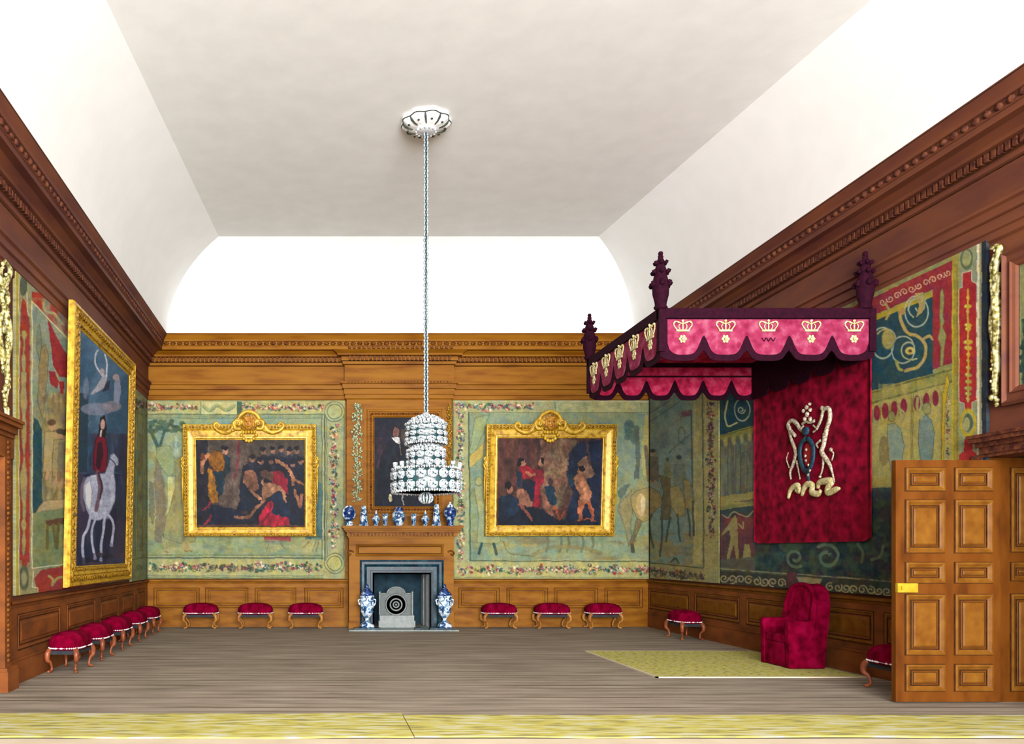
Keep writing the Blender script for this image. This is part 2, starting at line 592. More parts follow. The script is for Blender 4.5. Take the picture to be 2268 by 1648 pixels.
    def grain(s, amp, sc=1.2, seed=4, fade=0.0):
        if fade:      # faded and unevenly dyed wool
            s.c = s.c * np.array((1.04, 1.0, .95))
            s.c = s.c * (1 - fade) + np.array((158, 152, 132.)) * fade
            for k, (q, tint) in enumerate(((7, (14, 8, -16)), (16, (-14, 2, 12)), (4, (9, 9, 6)), (9, (-10, -12, -10)))):
                n = np.clip((vnoise(s.x, s.y * .7, q, 20 + k) - .45) * 3, 0, 1)[..., None]
                s.c = s.c + n * np.array(tint, float) * .55
        n = vnoise(s.x, s.y, sc, seed) - .5 + .5 * (vnoise(s.x, s.y, sc * 6, seed + 1) - .5)
        s.c = np.clip(s.c * (1 + amp * n[..., None]), 0, 255)
        return s


def brush(A, amp=9.0):
    """uneven strokes: bends the outlines and breaks up the flat colours"""
    X, Y = A.x, A.y
    A.x = X + (vnoise(X, Y, 22, 3) - .5) * amp * 1.6 + (vnoise(X, Y, 9, 5) - .5) * amp
    A.y = Y + (vnoise(X, Y, 22, 7) - .5) * amp * 1.6 + (vnoise(X, Y, 9, 9) - .5) * amp
    return X, Y


def varnish(A, XY):
    A.x, A.y = XY
    for q, m, sd in ((34, .42, 31), (13, .34, 37), (60, .25, 41)):
        n = (vnoise(A.x, A.y * .6, q, sd) - .5)[..., None]
        A.c = A.c * (1 + m * n)
    n = np.clip((vnoise(A.x, A.y, 26, 51) - .55) * 3, 0, 1)[..., None] * .22
    A.c = A.c * (1 - n) + np.array((92, 66, 44.)) * n
    A.c = np.clip(A.c * .84, 0, 255)


def art_mesh(name, P, col, mat, back, parent=None):
    """P (rows, cols, 3) points, col the drawing's colours; the rim is turned back by the vector back"""
    P = np.pad(P, ((1, 1), (1, 1), (0, 0)), mode='edge')
    c = np.pad(col, ((1, 1), (1, 1), (0, 0)), mode='edge')
    rim = np.zeros(P.shape[:2], bool)
    rim[0] = rim[-1] = True
    rim[:, 0] = rim[:, -1] = True
    P[rim] += np.array(back)
    R, Cn = P.shape[:2]
    me = bpy.data.meshes.new(name)
    me.vertices.add(R * Cn)
    me.vertices.foreach_set('co', P.reshape(-1).astype(np.float32))
    idx = np.arange(R * Cn).reshape(R, Cn)
    q = np.stack([idx[:-1, :-1], idx[:-1, 1:], idx[1:, 1:], idx[1:, :-1]], -1).reshape(-1, 4)
    n = len(q)
    me.loops.add(n * 4)
    me.loops.foreach_set('vertex_index', q.reshape(-1).astype(np.int32))
    me.polygons.add(n)
    me.polygons.foreach_set('loop_start', np.arange(0, n * 4, 4, dtype=np.int32))
    me.update(calc_edges=True)
    at = me.color_attributes.new('weave', 'FLOAT_COLOR', 'POINT')
    l = lin(c.reshape(-1, 3)) * ALB * .98
    at.data.foreach_set('color', np.concatenate([l, np.ones((len(l), 1))], 1).reshape(-1).astype(np.float32))
    me.materials.append(mat)
    me.validate()
    o = bpy.data.objects.new(name, me)
    C.objects.link(o)
    if parent:
        o.parent = parent
    return o


STEP = 1.5


def grid_back(x0, x1, z0, z1, Y, step=STEP):
    """grid on a plane facing the camera; x in photo px, z in metres"""
    t = YB / Y
    px = np.linspace(x0, x1, int((x1 - x0) / step) + 1)
    z = np.linspace(z1, z0, int((z1 - z0) * S * t / step) + 1)
    X, Z = np.meshgrid(px, z)
    P = np.stack([(X - VX) / (S * t), np.full(X.shape, Y), Z], -1)
    return X, VY - (Z - EYE) * S * t, P


def grid_side(x0, x1, z0, z1, Xw, step=STEP):
    px = np.linspace(x0, x1, int((x1 - x0) / step) + 1)
    t = (px - VX) / (S * Xw)
    z = np.linspace(z1, z0, int((z1 - z0) * S * t.mean() / step) + 1)
    T, Z = np.meshgrid(t, z)
    PX = np.meshgrid(px, z)[0]
    P = np.stack([np.full(T.shape, Xw), YB / T, Z], -1)
    return PX, VY - (Z - EYE) * S * T, P

# ------------------------------------------------------------------ the room
XL, XR, YF = -3.125, 6.14, -8.0
DOOR_Y0, DOOR_Y1, DOOR_H = 5.95, 7.44, 2.23

struct(G().box(XL - .2, XR + 1.2, YF, YB + .9, -0.12, 0.0).build('floor', FLOOR), 'worn grey-brown board floor with boards running across the room')
g = G()
g.box(XL - .2, 1.06, YB, YB + .2, 0, 5.4)
g.box(2.06, XR + .2, YB, YB + .2, 0, 5.4)
g.box(1.06, 2.06, YB, YB + .2, 0.99, 5.4)
struct(g.build('wall_back', WOOD), 'oak-panelled end wall behind the fireplace')
struct(G().box(XL - .2, XL, YF, YB + .2, 0, 5.4).build('wall_left', SIDEW), 'oak side wall tinted reddish for shade, behind the equestrian picture')
g = G()
g.box(XR, XR + .2, DOOR_Y1, YB + .2, 0, 5.4)
g.box(XR, XR + .2, YF, DOOR_Y0, 0, 5.4)
g.box(XR, XR + .2, DOOR_Y0, DOOR_Y1, DOOR_H, 5.4)
struct(g.build('wall_right', SIDEW), 'oak side wall tinted reddish for shade, behind the throne canopy')

# flat of the ceiling and the coved sides
ZC0, ZC1 = 5.30, 6.66
sta_l = [(-2.675, -2.50, YF), (-2.675, -2.13, 6.0), (-2.675, -1.63, 0)]
sta_r = [(5.69, 5.60, YF), (5.69, 5.50, 6.0), (5.69, 4.73, 0)]
g = G()
g.add([(-2.50, YF, ZC1), (-2.13, 6, ZC1), (-1.63, 13.6, ZC1), (4.73, 13.6, ZC1), (5.5, 6, ZC1), (5.6, YF, ZC1)], [(0, 1, 4, 5), (1, 2, 3, 4)])
g.add([(XL - .2, YF, ZC1 + .15), (XL - .2, YB + .2, ZC1 + .15), (XR + .2, YB + .2, ZC1 + .15), (XR + .2, YF, ZC1 + .15)], [(0, 1, 2, 3)])
ceil_o = struct(g.build('ceiling', PLASTER), 'flat off-white plaster ceiling')
TM = math.radians(66)


def cove_pt(b, top, Yb, Yt, th):
    f = (1 - math.cos(th)) / (1 - math.cos(TM))
    return (b + (top - b) * f, Yb + (Yt - Yb) * f, ZC0 + (ZC1 - ZC0) * math.sin(th) / math.sin(TM))


N = 14
g = G()
for strip in ('left', 'back', 'right'):
    rows = []
    for i in range(N + 1):
        th = TM * i / N
        Lc = cove_pt(-2.675, -1.63, 14.55, 13.6, th)
        Rc = cove_pt(5.69, 4.73, 14.55, 13.6, th)
        if strip == 'left':
            rows.append([cove_pt(-2.675, -2.5, YF, YF, th), cove_pt(-2.675, -2.13, 6, 6, th), Lc])
        elif strip == 'back':
            rows.append([Lc, tuple((np.array(Lc) + np.array(Rc)) / 2), Rc])
        else:
            rows.append([Rc, cove_pt(5.69, 5.5, 6, 6, th), cove_pt(5.69, 5.6, YF, YF, th)])
    vs = [p for r in rows for p in r]
    fs = [(i * 3 + k, i * 3 + k + 1, i * 3 + k + 4, i * 3 + k + 3) for i in range(N) for k in range(2)]
    g.add(vs, fs, True)
struct(g.build('ceiling_cove', COVE), 'white plaster cove curving from cornice to ceiling')


def sweep(g, path, prof, segs):
    P = [np.array(p, float) for p in path]
    n = len(P)
    nor = []
    for i in range(n - 1):
        d = P[i + 1] - P[i]
        d /= np.linalg.norm(d)
        nor.append(np.array([d[1], -d[0]]))
    off = []
    for i in range(n):
        a, b = nor[max(i - 1, 0)], nor[min(i, n - 2)]
        off.append((a + b) / (1 + a.dot(b)))
    for sg in segs:
        vs, fs = [], []
        for k, (p, z) in enumerate(prof):
            for i in (sg, sg + 1):
                q = P[i] + off[i] * p
                vs.append((q[0], q[1], z))
        for k in range(len(prof) - 1):
            fs.append((2 * k, 2 * k + 1, 2 * k + 3, 2 * k + 2))
        g.add(vs, fs)


def blocks(g, a, b, nrm, p, z0, z1, pitch, wd, dep, egg=False):
    """row of dentils (or eggs) along a..b, standing out along nrm"""
    a, b, nrm = np.array(a, float), np.array(b, float), np.array(nrm, float)
    L = np.linalg.norm(b - a)
    u = (b - a) / L
    n = int(L / pitch)
    for i in range(n):
        c = a + u * (i + .5) * L / n + nrm * p
        if egg:
            g.ball((c[0] + nrm[0] * .01, c[1] + nrm[1] * .01, (z0 + z1) / 2), (wd / 2 * abs(u[0]) + dep * abs(nrm[0]), wd / 2 * abs(u[1]) + dep * abs(nrm[1]), (z1 - z0) / 2), 6, 4)
        else:
            e0, e1 = c - u * wd / 2, c + u * wd / 2 + nrm * dep
            g.box(min(e0[0], e1[0]), max(e0[0], e1[0]), min(e0[1], e1[1]), max(e0[1], e1[1]), z0, z1)


BR0, BR1, BRY = 0.56, 2.48, 14.88
PATH = [(XL, YF), (XL, YB), (BR0, YB), (BR0, BRY), (BR1, BRY), (BR1, YB), (XR, YB), (XR, YF)]
PATHU = [(XL, YF), (XL, YB), (XR, YB), (XR, YF)]
LOW = [(0, 4.17), (.03, 4.19), (.03, 4.255), (.05, 4.265), (.05, 4.36), (.075, 4.37), (.08, 4.44), (.11, 4.455), (.11, 4.485),
       (.04, 4.49), (.04, 4.80), (.07, 4.81), (.08, 4.85), (.10, 4.855), (.10, 4.945), (.17, 4.95), (.18, 4.98), (.26, 5.03)]
UP = [(.20, 5.03), (.35, 5.03), (.35, 5.09), (.365, 5.10), (.365, 5.165), (.39, 5.17), (.40, 5.20), (.45, 5.27), (.45, 5.30), (.0, 5.32)]


def entab(name, lows, ups, m, mc, label):
    g = G()
    sweep(g, PATH, LOW, lows)
    sweep(g, PATHU, UP, ups)
    g.mat = 1  # dark lines that paint shade under the mouldings
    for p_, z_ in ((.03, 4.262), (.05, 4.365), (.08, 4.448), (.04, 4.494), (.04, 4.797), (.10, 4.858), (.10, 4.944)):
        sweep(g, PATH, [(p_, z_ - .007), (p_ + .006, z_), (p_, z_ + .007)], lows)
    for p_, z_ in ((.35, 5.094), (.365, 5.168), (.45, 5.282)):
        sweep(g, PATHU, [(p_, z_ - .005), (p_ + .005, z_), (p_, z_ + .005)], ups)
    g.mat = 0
    o = struct(g.build(name, [m, SHADEL]), label)
    g = G()
    for s in lows:
        a, b = np.array(PATH[s], float), np.array(PATH[s + 1], float)
        if np.linalg.norm(b - a) < .3:
            continue
        u = (b - a) / np.linalg.norm(b - a)
        nr = (u[1], -u[0])
        blocks(g, a + u * .02, b - u * .02, nr, .10, 4.865, 4.94, .075, .045, .035)
        if s == 3:
            blocks(g, a, b, nr, .26, 5.04, 5.085, .085, .05, .02)
            blocks(g, a, b, nr, .11, 4.46, 4.48, .06, .03, .015)
    for s in ups:
        a, b = np.array(PATHU[s], float), np.array(PATHU[s + 1], float)
        u = (b - a) / np.linalg.norm(b - a)
        nr = (u[1], -u[0])
        if s != 1:
            a2, b2 = (a, b - u * .37) if s == 0 else (a + u * .37, b)
        else:
            a2, b2 = a + u * .37, b - u * .37
        blocks(g, a2, b2, nr, .362, 5.10, 5.162, .12, .10, .022, egg=True)
        blocks(g, a2, b2, nr, .352, 5.105, 5.16, .12, .016, .03)
    o2 = g.build('dentils', mc, o)
    return o


entab('trim_cornice_left', [0], [0], SIDEW, SIDEC, 'moulded oak entablature along the wall over the equestrian picture')
entab('trim_cornice_back', [1, 2, 3, 4, 5], [1], WOOD, WOODC, 'golden oak entablature across the end wall, breaking forward over the fireplace')
entab('trim_cornice_right', [6], [2], SIDEW, SIDEC, 'moulded oak entablature along the wall over the throne canopy')

# chimney breast
struct(G().box(BR0, BR1, BRY, YB, 1.80, 4.20).build('trim_chimney_breast', WOOD), 'oak panelling breaking forward above the mantelshelf')

PPROF = [(0, 0), (0, -.022), (.012, -.03), (.03, -.022), (.04, -.006), (.045, -.001)]


def dado(name, m, mm, M, length, panels, base_name, label, ztop=.86):
    """wainscot facing -Y in local space, x from 0 to length, wall face at y=0"""
    g = G(M)
    g.box(0, length, -.02, 0, .26, .80)
    o = struct(g.build(name, m), label)
    g = G(M)
    for a, b in panels:
        g.ring(a, b, .35, .715, PPROF)
        g.frustum(a + .075, b - .075, .425, .64, -.021, -.032, .022)
        g.mat = 1  # groove shade drawn as dark strips round each panel
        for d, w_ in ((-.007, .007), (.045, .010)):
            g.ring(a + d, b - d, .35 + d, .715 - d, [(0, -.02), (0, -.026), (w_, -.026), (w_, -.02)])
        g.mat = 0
    g.build('panel', [mm, SHADEL], o)
    g = G(M)
    g.add([(0, y, z) for y, z in ((0, .79), (-.03, .80), (-.035, .82), (-.06, .84), (-.06, .865), (0, .875))] +
          [(length, y, z) for y, z in ((0, .79), (-.03, .80), (-.035, .82), (-.06, .84), (-.06, .865), (0, .875))],
          [(i, i + 1, i + 7, i + 6) for i in range(5)] + [(0, 6, 11, 5)])
    g.build('dado_rail', mm, o)
    g = G(M)
    g.box(0, length, -.035, 0, 0, .25)
    g.box(0, length, -.045, 0, .245, .27)
    struct(g.build(base_name, m), 'plain oak baseboard under ' + label)


def px2x(px, Y):
    return (px - VX) / (S * YB / Y)


Mb = Matrix.Translation((0, YB, 0))
dado('trim_dado_back_left', DADO, DADO, Matrix.Translation((XL, YB, 0)), .60 - XL,
     [(px2x(a, 14.97) - XL, px2x(b, 14.97) - XL) for a, b in ((341, 441), (455, 549), (565, 655), (675, 760))], 'baseboard_back_left',
     'low panelled wainscot left of the fireplace')
dado('trim_dado_back_right', DADO, DADO, Matrix.Translation((2.46, YB, 0)), XR - 2.46,
     [(px2x(a, 14.97) - 2.46, px2x(b, 14.97) - 2.46) for a, b in ((1016, 1106), (1123, 1213), (1228, 1324), (1340, 1423))], 'baseboard_back_right',
     'low panelled wainscot right of the fireplace')
# left wall: local x runs +Y, faces +X
Ml = Matrix.Translation((XL, 0, 0)) @ Matrix.Rotation(PI / 2, 4, 'Z')
L0 = 8.19
dado('trim_dado_left', SDADO, SDADO, Ml @ Matrix.Translation((L0, 0, 0)), YB - L0,
     [(a - L0, b - L0) for a, b in ((8.45, 9.84), (10.12, 11.40), (11.65, 12.74), (12.98, 13.85), (14.1, 14.76))], 'baseboard_left',
     'low panelled wainscot behind the row of stools')
# right wall: local x runs -Y, faces -X
Mr = Matrix.Translation((XR, YB, 0)) @ Matrix.Rotation(-PI / 2, 4, 'Z')
dado('trim_dado_right', SDADO, DOORM, Mr, YB - DOOR_Y1 - .13,
     [(YB - a, YB - b) for a, b in ((14.92, 13.3), (13.12, 11.75), (11.55, 10.2), (10.0, 8.92), (8.75, 7.75))], 'baseboard_right',
     'low panelled wainscot behind the throne')


def panel(g, x0, x1, z0, z1, y=0.0, fw=.045):
    g.ring(x0, x1, z0, z1, [(0, y), (0, y - .016), (fw * .35, y - .02), (fw * .7, y - .008), (fw, y - .001)])
    g.frustum(x0 + fw + .02, x1 - fw - .02, z0 + fw + .02, z1 - fw - .02, y - .001, y - .014, .02)
    g.mat = 1  # dark strips in place of shade in the panel grooves
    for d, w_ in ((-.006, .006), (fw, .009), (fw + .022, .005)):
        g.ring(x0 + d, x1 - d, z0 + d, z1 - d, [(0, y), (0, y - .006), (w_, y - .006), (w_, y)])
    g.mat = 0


# ---- right-hand door, its leaf standing open at right angles to the wall
td = 243.0 / 120 * 1.0
YD = 7.36


def dz(py):
    return EYE + (VY - py) / (S * YB / YD)


def dx(px):
    return (px - VX) / (S * YB / YD)


door = struct(thing('door_2', 'open panelled oak door leaf standing out from the right wall', 'door'))
del door['category']
g = G()
g.box(dx(1984), dx(2216), YD, YD + .055, .012, dz(1019))
g.build('door_leaf', DOORW, door)
for x0, x1 in ((2005, 2091), (2114, 2197)):
    for y0, y1 in ((1037, 1087), (1108, 1224), (1246, 1291), (1317, 1450), (1472, 1530)):
        g = G()
        panel(g, dx(x0), dx(x1), dz(y1), dz(y0), YD)
        g.build('door_panel', [DOORM, SHADEL], door)
g = G()
g.box(dx(1983), dx(2028), YD - .03, YD - .001, dz(1312), dz(1292))
g.box(dx(1990), dx(1998), YD - .045, YD - .03, dz(1306), dz(1298))
g.build('lock_plate', BRASS, door)['label'] = 'brass rim lock plate'
# panelled reveal of the doorway
g = G()
g.box(XR + .002, XR + .9, DOOR_Y1 - .015, DOOR_Y1 + .1, 0, DOOR_H)
jl = g.build('jamb_lining', DOORW, door)
YJ = DOOR_Y1 - .015
jz = lambda py: EYE + (VY - py) / (S * YB / YJ)
jx = lambda px: (px - VX) / (S * YB / YJ)
g = G()
for y0, y1 in ((1037, 1222), (1246, 1286), (1316, 1530)):
    panel(g, jx(2238), jx(2238) + .42, jz(y1), jz(y0), YJ)
g.build('jamb_panel', [DOORM, SHADEL], door)
g = G()
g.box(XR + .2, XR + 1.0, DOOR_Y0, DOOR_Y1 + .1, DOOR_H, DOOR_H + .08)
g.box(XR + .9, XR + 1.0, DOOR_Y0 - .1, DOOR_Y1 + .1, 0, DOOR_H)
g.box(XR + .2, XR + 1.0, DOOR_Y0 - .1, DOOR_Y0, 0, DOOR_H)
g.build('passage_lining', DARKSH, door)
# casing with its cornice
g = G(Mr)
a0, a1 = YB - DOOR_Y1, YB - DOOR_Y0
g.box(a0 - .12, a0, -.05, 0, 0, DOOR_H)
g.box(a1, a1 + .12, -.05, 0, 0, DOOR_H)
g.box(a0 - .12, a1 + .12, -.05, 0, DOOR_H, DOOR_H + .03)
for i, (z0, z1, p) in enumerate(((.03, .09, .07), (.09, .13, .10), (.13, .17, .15), (.17, .20, .17))):
    g.box(a0 + .02 - p * .3, a1 + .12 + p * .3, -p, 0, DOOR_H + z0, DOOR_H + z1)
g.build('door_casing', SIDEC, door)

# ---- left-hand door casing at the edge of the view
door = struct(thing('door_1', 'carved oak door casing at the near end of the wall with the equestrian picture', 'door'))
del door['category']
g = G(Ml)
g.box(8.07, 8.17, -.06, 0, 0, 2.50)
g.box(7.93, 8.08, -.09, 0, 0, 2.50)
g.box(6.45, 6.70, -.09, 0, 0, 2.50)
g.box(6.40, 8.17, -.09, 0, 2.30, 2.50)
for z0, z1, p in ((2.50, 2.54, .11), (2.54, 2.60, .14), (2.60, 2.64, .19), (2.64, 2.67, .21)):
    g.box(6.40, 8.14 + .0 * p, -p, 0, z0, z1)
g.build('door_casing', SDADO, door)
g = G(Ml)
for i in range(44):
    g.ball((8.01, -.092, .30 + i * .05), (.03, .018, .022), 6, 4)
    g.ball((8.12, -.062, .30 + i * .05), (.012, .012, .012), 5, 4)
g.build('carved_moulding', WOODC, door)
g = G(Ml)
g.box(7.90, 8.19, -.13, 0, 0, .20)
g.box(7.91, 8.185, -.12, 0, .20, .235)
g.build('plinth_block', SDADO, door)
g = G(Ml)
g.box(6.70, 7.93, -.03, 0, 0, 2.30)
g.build('door_leaf', DOORW, door)

# pale strip at the near edge of the floor
struct(G().box(XL, XR, 5.0, 5.93, 0, .006).build('trim_floor', PALE), 'pale pinkish strip along the near edge of the floor')


# ------------------------------------------------------------------ tapestries
def tapestry_left_of_fire():
    # on the end wall
    x, y, P = grid_back(326, 764, EYE - 57 / S * .995, EYE + 337 / S, 14.955)
    A = Art(x, y, (156, 164, 122))
    brush(A, 1.1)
    A.wash(300, 880, 770, 1300, [(140, 154, 122), (170, 172, 130), (122, 136, 108)], 26, 18, 2, .5)
    # field
    A.rect(318, 921, 712, 1232, (138, 158, 126))
    A.wash(318, 921, 712, 1100, [(116, 150, 152), (126, 146, 138), (150, 164, 128)], 44, 26, 3, .6)
    A.wash(318, 1000, 712, 1232, [(112, 128, 92), (152, 150, 98), (104, 118, 100)], 34, 40, 8, .6)
    A.wash(318, 1190, 712, 1232, [(160, 164, 120), (130, 150, 112)], 50, 9, 5, .8)
    # trees
    for i in range(46):
        A.ell(330 + A.r.rand() * 78, 932 + A.r.rand() * 24, 4 + A.r.rand() * 5, 2.5 + A.r.rand() * 3, [(44, 72, 66), (62, 90, 74), (78, 104, 88)][i % 3], .75)
    A.curve([(332, 945), (340, 968), (348, 985), (350, 1000)], 7, (58, 84, 76))
    A.curve([(366, 948), (360, 970), (356, 985), (352, 998)], 6, (60, 86, 78))
    A.curve([(380, 940), (366, 952), (360, 962)], 3, (54, 76, 68))
    # walkers in robes
    A.poly([(344, 1013), (352, 1020), (362, 1060), (368, 1110), (366, 1165), (356, 1204), (342, 1198), (345, 1120), (340, 1060)], (110, 96, 84), .75, rag=4)
    A.poly([(330, 1066), (340, 1070), (343, 1120), (340, 1165), (330, 1140)], (96, 92, 74), .7, rag=3)
    A.poly([(348, 990), (374, 987), (386, 1003), (384, 1050), (372, 1056), (356, 1035), (346, 1015)], (134, 152, 112), .9, (96, 110, 84))
    A.poly([(371, 1056), (386, 1056), (389, 1080), (378, 1110), (374, 1140), (367, 1160), (372, 1110)], (196, 196, 132), .95)
    A.poly([(388, 1022), (400, 1012), (414, 1024), (424, 1100), (432, 1200), (400, 1204), (362, 1192), (366, 1150), (378, 1120), (388, 1076)], (134, 134, 92), .95, (92, 96, 70))
    A.wash(366, 1050, 414, 1200, [(116, 112, 80), (150, 148, 100)], 9, 40, 3, .5)
    A.ell(390, 1000, 9, 13, (150, 160, 130))
    A.ell(389, 985, 8, 7, (120, 140, 128))
    A.poly([(386, 965), (392, 962), (393, 1000), (386, 1012)], (160, 186, 176), .8)
    for a, b in (((362, 1194), (368, 1222)), ((408, 1204), (410, 1220)), ((416, 1202), (420, 1220))):
        A.line([a, b], 5, (164, 144, 92))
        A.line([(b[0] - 1, b[1]), (b[0] + 6, b[1] + 2)], 2.4, (120, 100, 66))
    # figures cut off by the picture on top
    A.poly([(690, 1064), (706, 1062), (714, 1080), (714, 1190), (676, 1196), (690, 1130)], (62, 104, 118), .95, rag=3)
    A.wash(686, 1070, 714, 1196, [(40, 84, 104), (92, 130, 130)], 8, 30, 4, .5)
    A.poly([(584, 1180), (646, 1180), (644, 1200), (586, 1202)], (150, 52, 66), .95, rag=3)
    for a in ((596, 1204, 590, 1218), (620, 1204, 634, 1218), (684, 1200, 672, 1212), (700, 1200, 692, 1220), (706, 1200, 700, 1222)):
        A.line([a[:2], a[2:]], 3.6, (150, 150, 106))
        A.line([a[:2], a[2:]], 1, (84, 90, 64))
    A.wash(440, 1196, 640, 1232, [(96, 132, 118), (124, 150, 120)], 24, 10, 9, .6)
    # borders
    for yy, w, c in ((918, 1.6, (70, 96, 80)), (922, 1.2, (120, 136, 100)), (926, 1.0, (84, 100, 80)), (1230, 1.2, (84, 100, 74)), (1236, 2.2, (52, 74, 58)), (1276, 1.2, (96, 110, 80)), (1281, 1.6, (62, 86, 74))):
        A.line([(318, yy), (716, yy)], w, c)
    for xx, w, c in ((713, 1.4, (74, 96, 78)), (716.5, 1.4, (186, 190, 160)), (719, 2.4, (46, 70, 62)), (724, 1.0, (86, 100, 80)), (762, 1.6, (80, 92, 74))):
        A.line([(xx, 920), (xx, 1240)], w, c)
    A.rect(326, 890, 718, 915, (170, 172, 116))
    A.rect(326, 1240, 718, 1273, (164, 168, 116))
    A.flowers(326, 902, 436, 902, 17, 150, 1)
    A.flowers(536, 902, 716, 902, 17, 220, 2)
    A.rect(444, 891, 524, 917, (196, 196, 140))
    A.line([(444, 890), (444, 917)], 2, (96, 120, 84))
    A.curve([(450, 900), (466, 908), (482, 898), (500, 908), (520, 898)], 7, (150, 160, 108))
    A.curve([(450, 903), (466, 911), (482, 901), (500, 911), (520, 902)], 1.2, (96, 112, 70))
    A.rect(525, 889, 536, 918, (56, 88, 78))
    A.flowers(328, 1257, 440, 1257, 22, 130, 3)
    A.flowers(440, 1258, 560, 1258, 20, 130, 4, dark=True)
    A.flowers(560, 1256, 714, 1256, 24, 220, 5)
    for i in range(9):
        A.curl(345 + i * 42, 1258, 9, 1.2, (60, 84, 56), dr=(-1) ** i)
    A.flowers(740, 940, 740, 1215, 22, 260, 6)
    for cy in (912, 1248):
        A.ell(741, cy, 23, 23, (166, 172, 128))
        A.ell(741, cy, 22, 22, (80, 96, 70), ringw=1.6)
        A.ell(741, cy, 16, 16, (76, 92, 66), ringw=1.6)
        A.ell(741, cy, 14, 14, (166, 172, 116))
    A.grain(.20, fade=.16)
    o = art_mesh('tapestry', P, A.c, TAPM, (0, .035, 0))
    tag(o, 'pale green tapestry with robed walkers behind the framed picture left of the fireplace', 'tapestry')
    # the side of it that turns onto the left wall
    x, y, P = grid_side(291, 326, .88, EYE + 337 / S, XL + .045)
    A = Art(x, y, (128, 142, 104))
    brush(A, 1.1)
    A.wash(285, 850, 330, 1300, [(112, 130, 96), (150, 152, 108), (96, 112, 84)], 10, 60, 7, .6)
    A.flowers(288, 895, 330, 897, 22, 90, 8, dark=True)
    A.rect(296, 925, 322, 1228, (134, 146, 108), .6)
    for a in (299, 305, 316, 321):
        A.line([(a, 918 if a > 310 else 908), (a, 1236)], 1.1, (84, 96, 66), .8)
    A.wash(305, 960, 318, 1220, [(96, 110, 70), (110, 104, 72)], 6, 30, 9, .8)
    A.line([(291, 912), (326, 921)], 1.6, (66, 92, 76))
    A.line([(291, 1240), (326, 1234)], 1.6, (64, 80, 56))
    A.curl(308, 1256, 7, 1.2, (74, 84, 56))
    A.grain(.2, fade=.16)
    art_mesh('tapestry_return', P, A.c, TAPM, (-.035, 0, 0), o)


tapestry_left_of_fire()


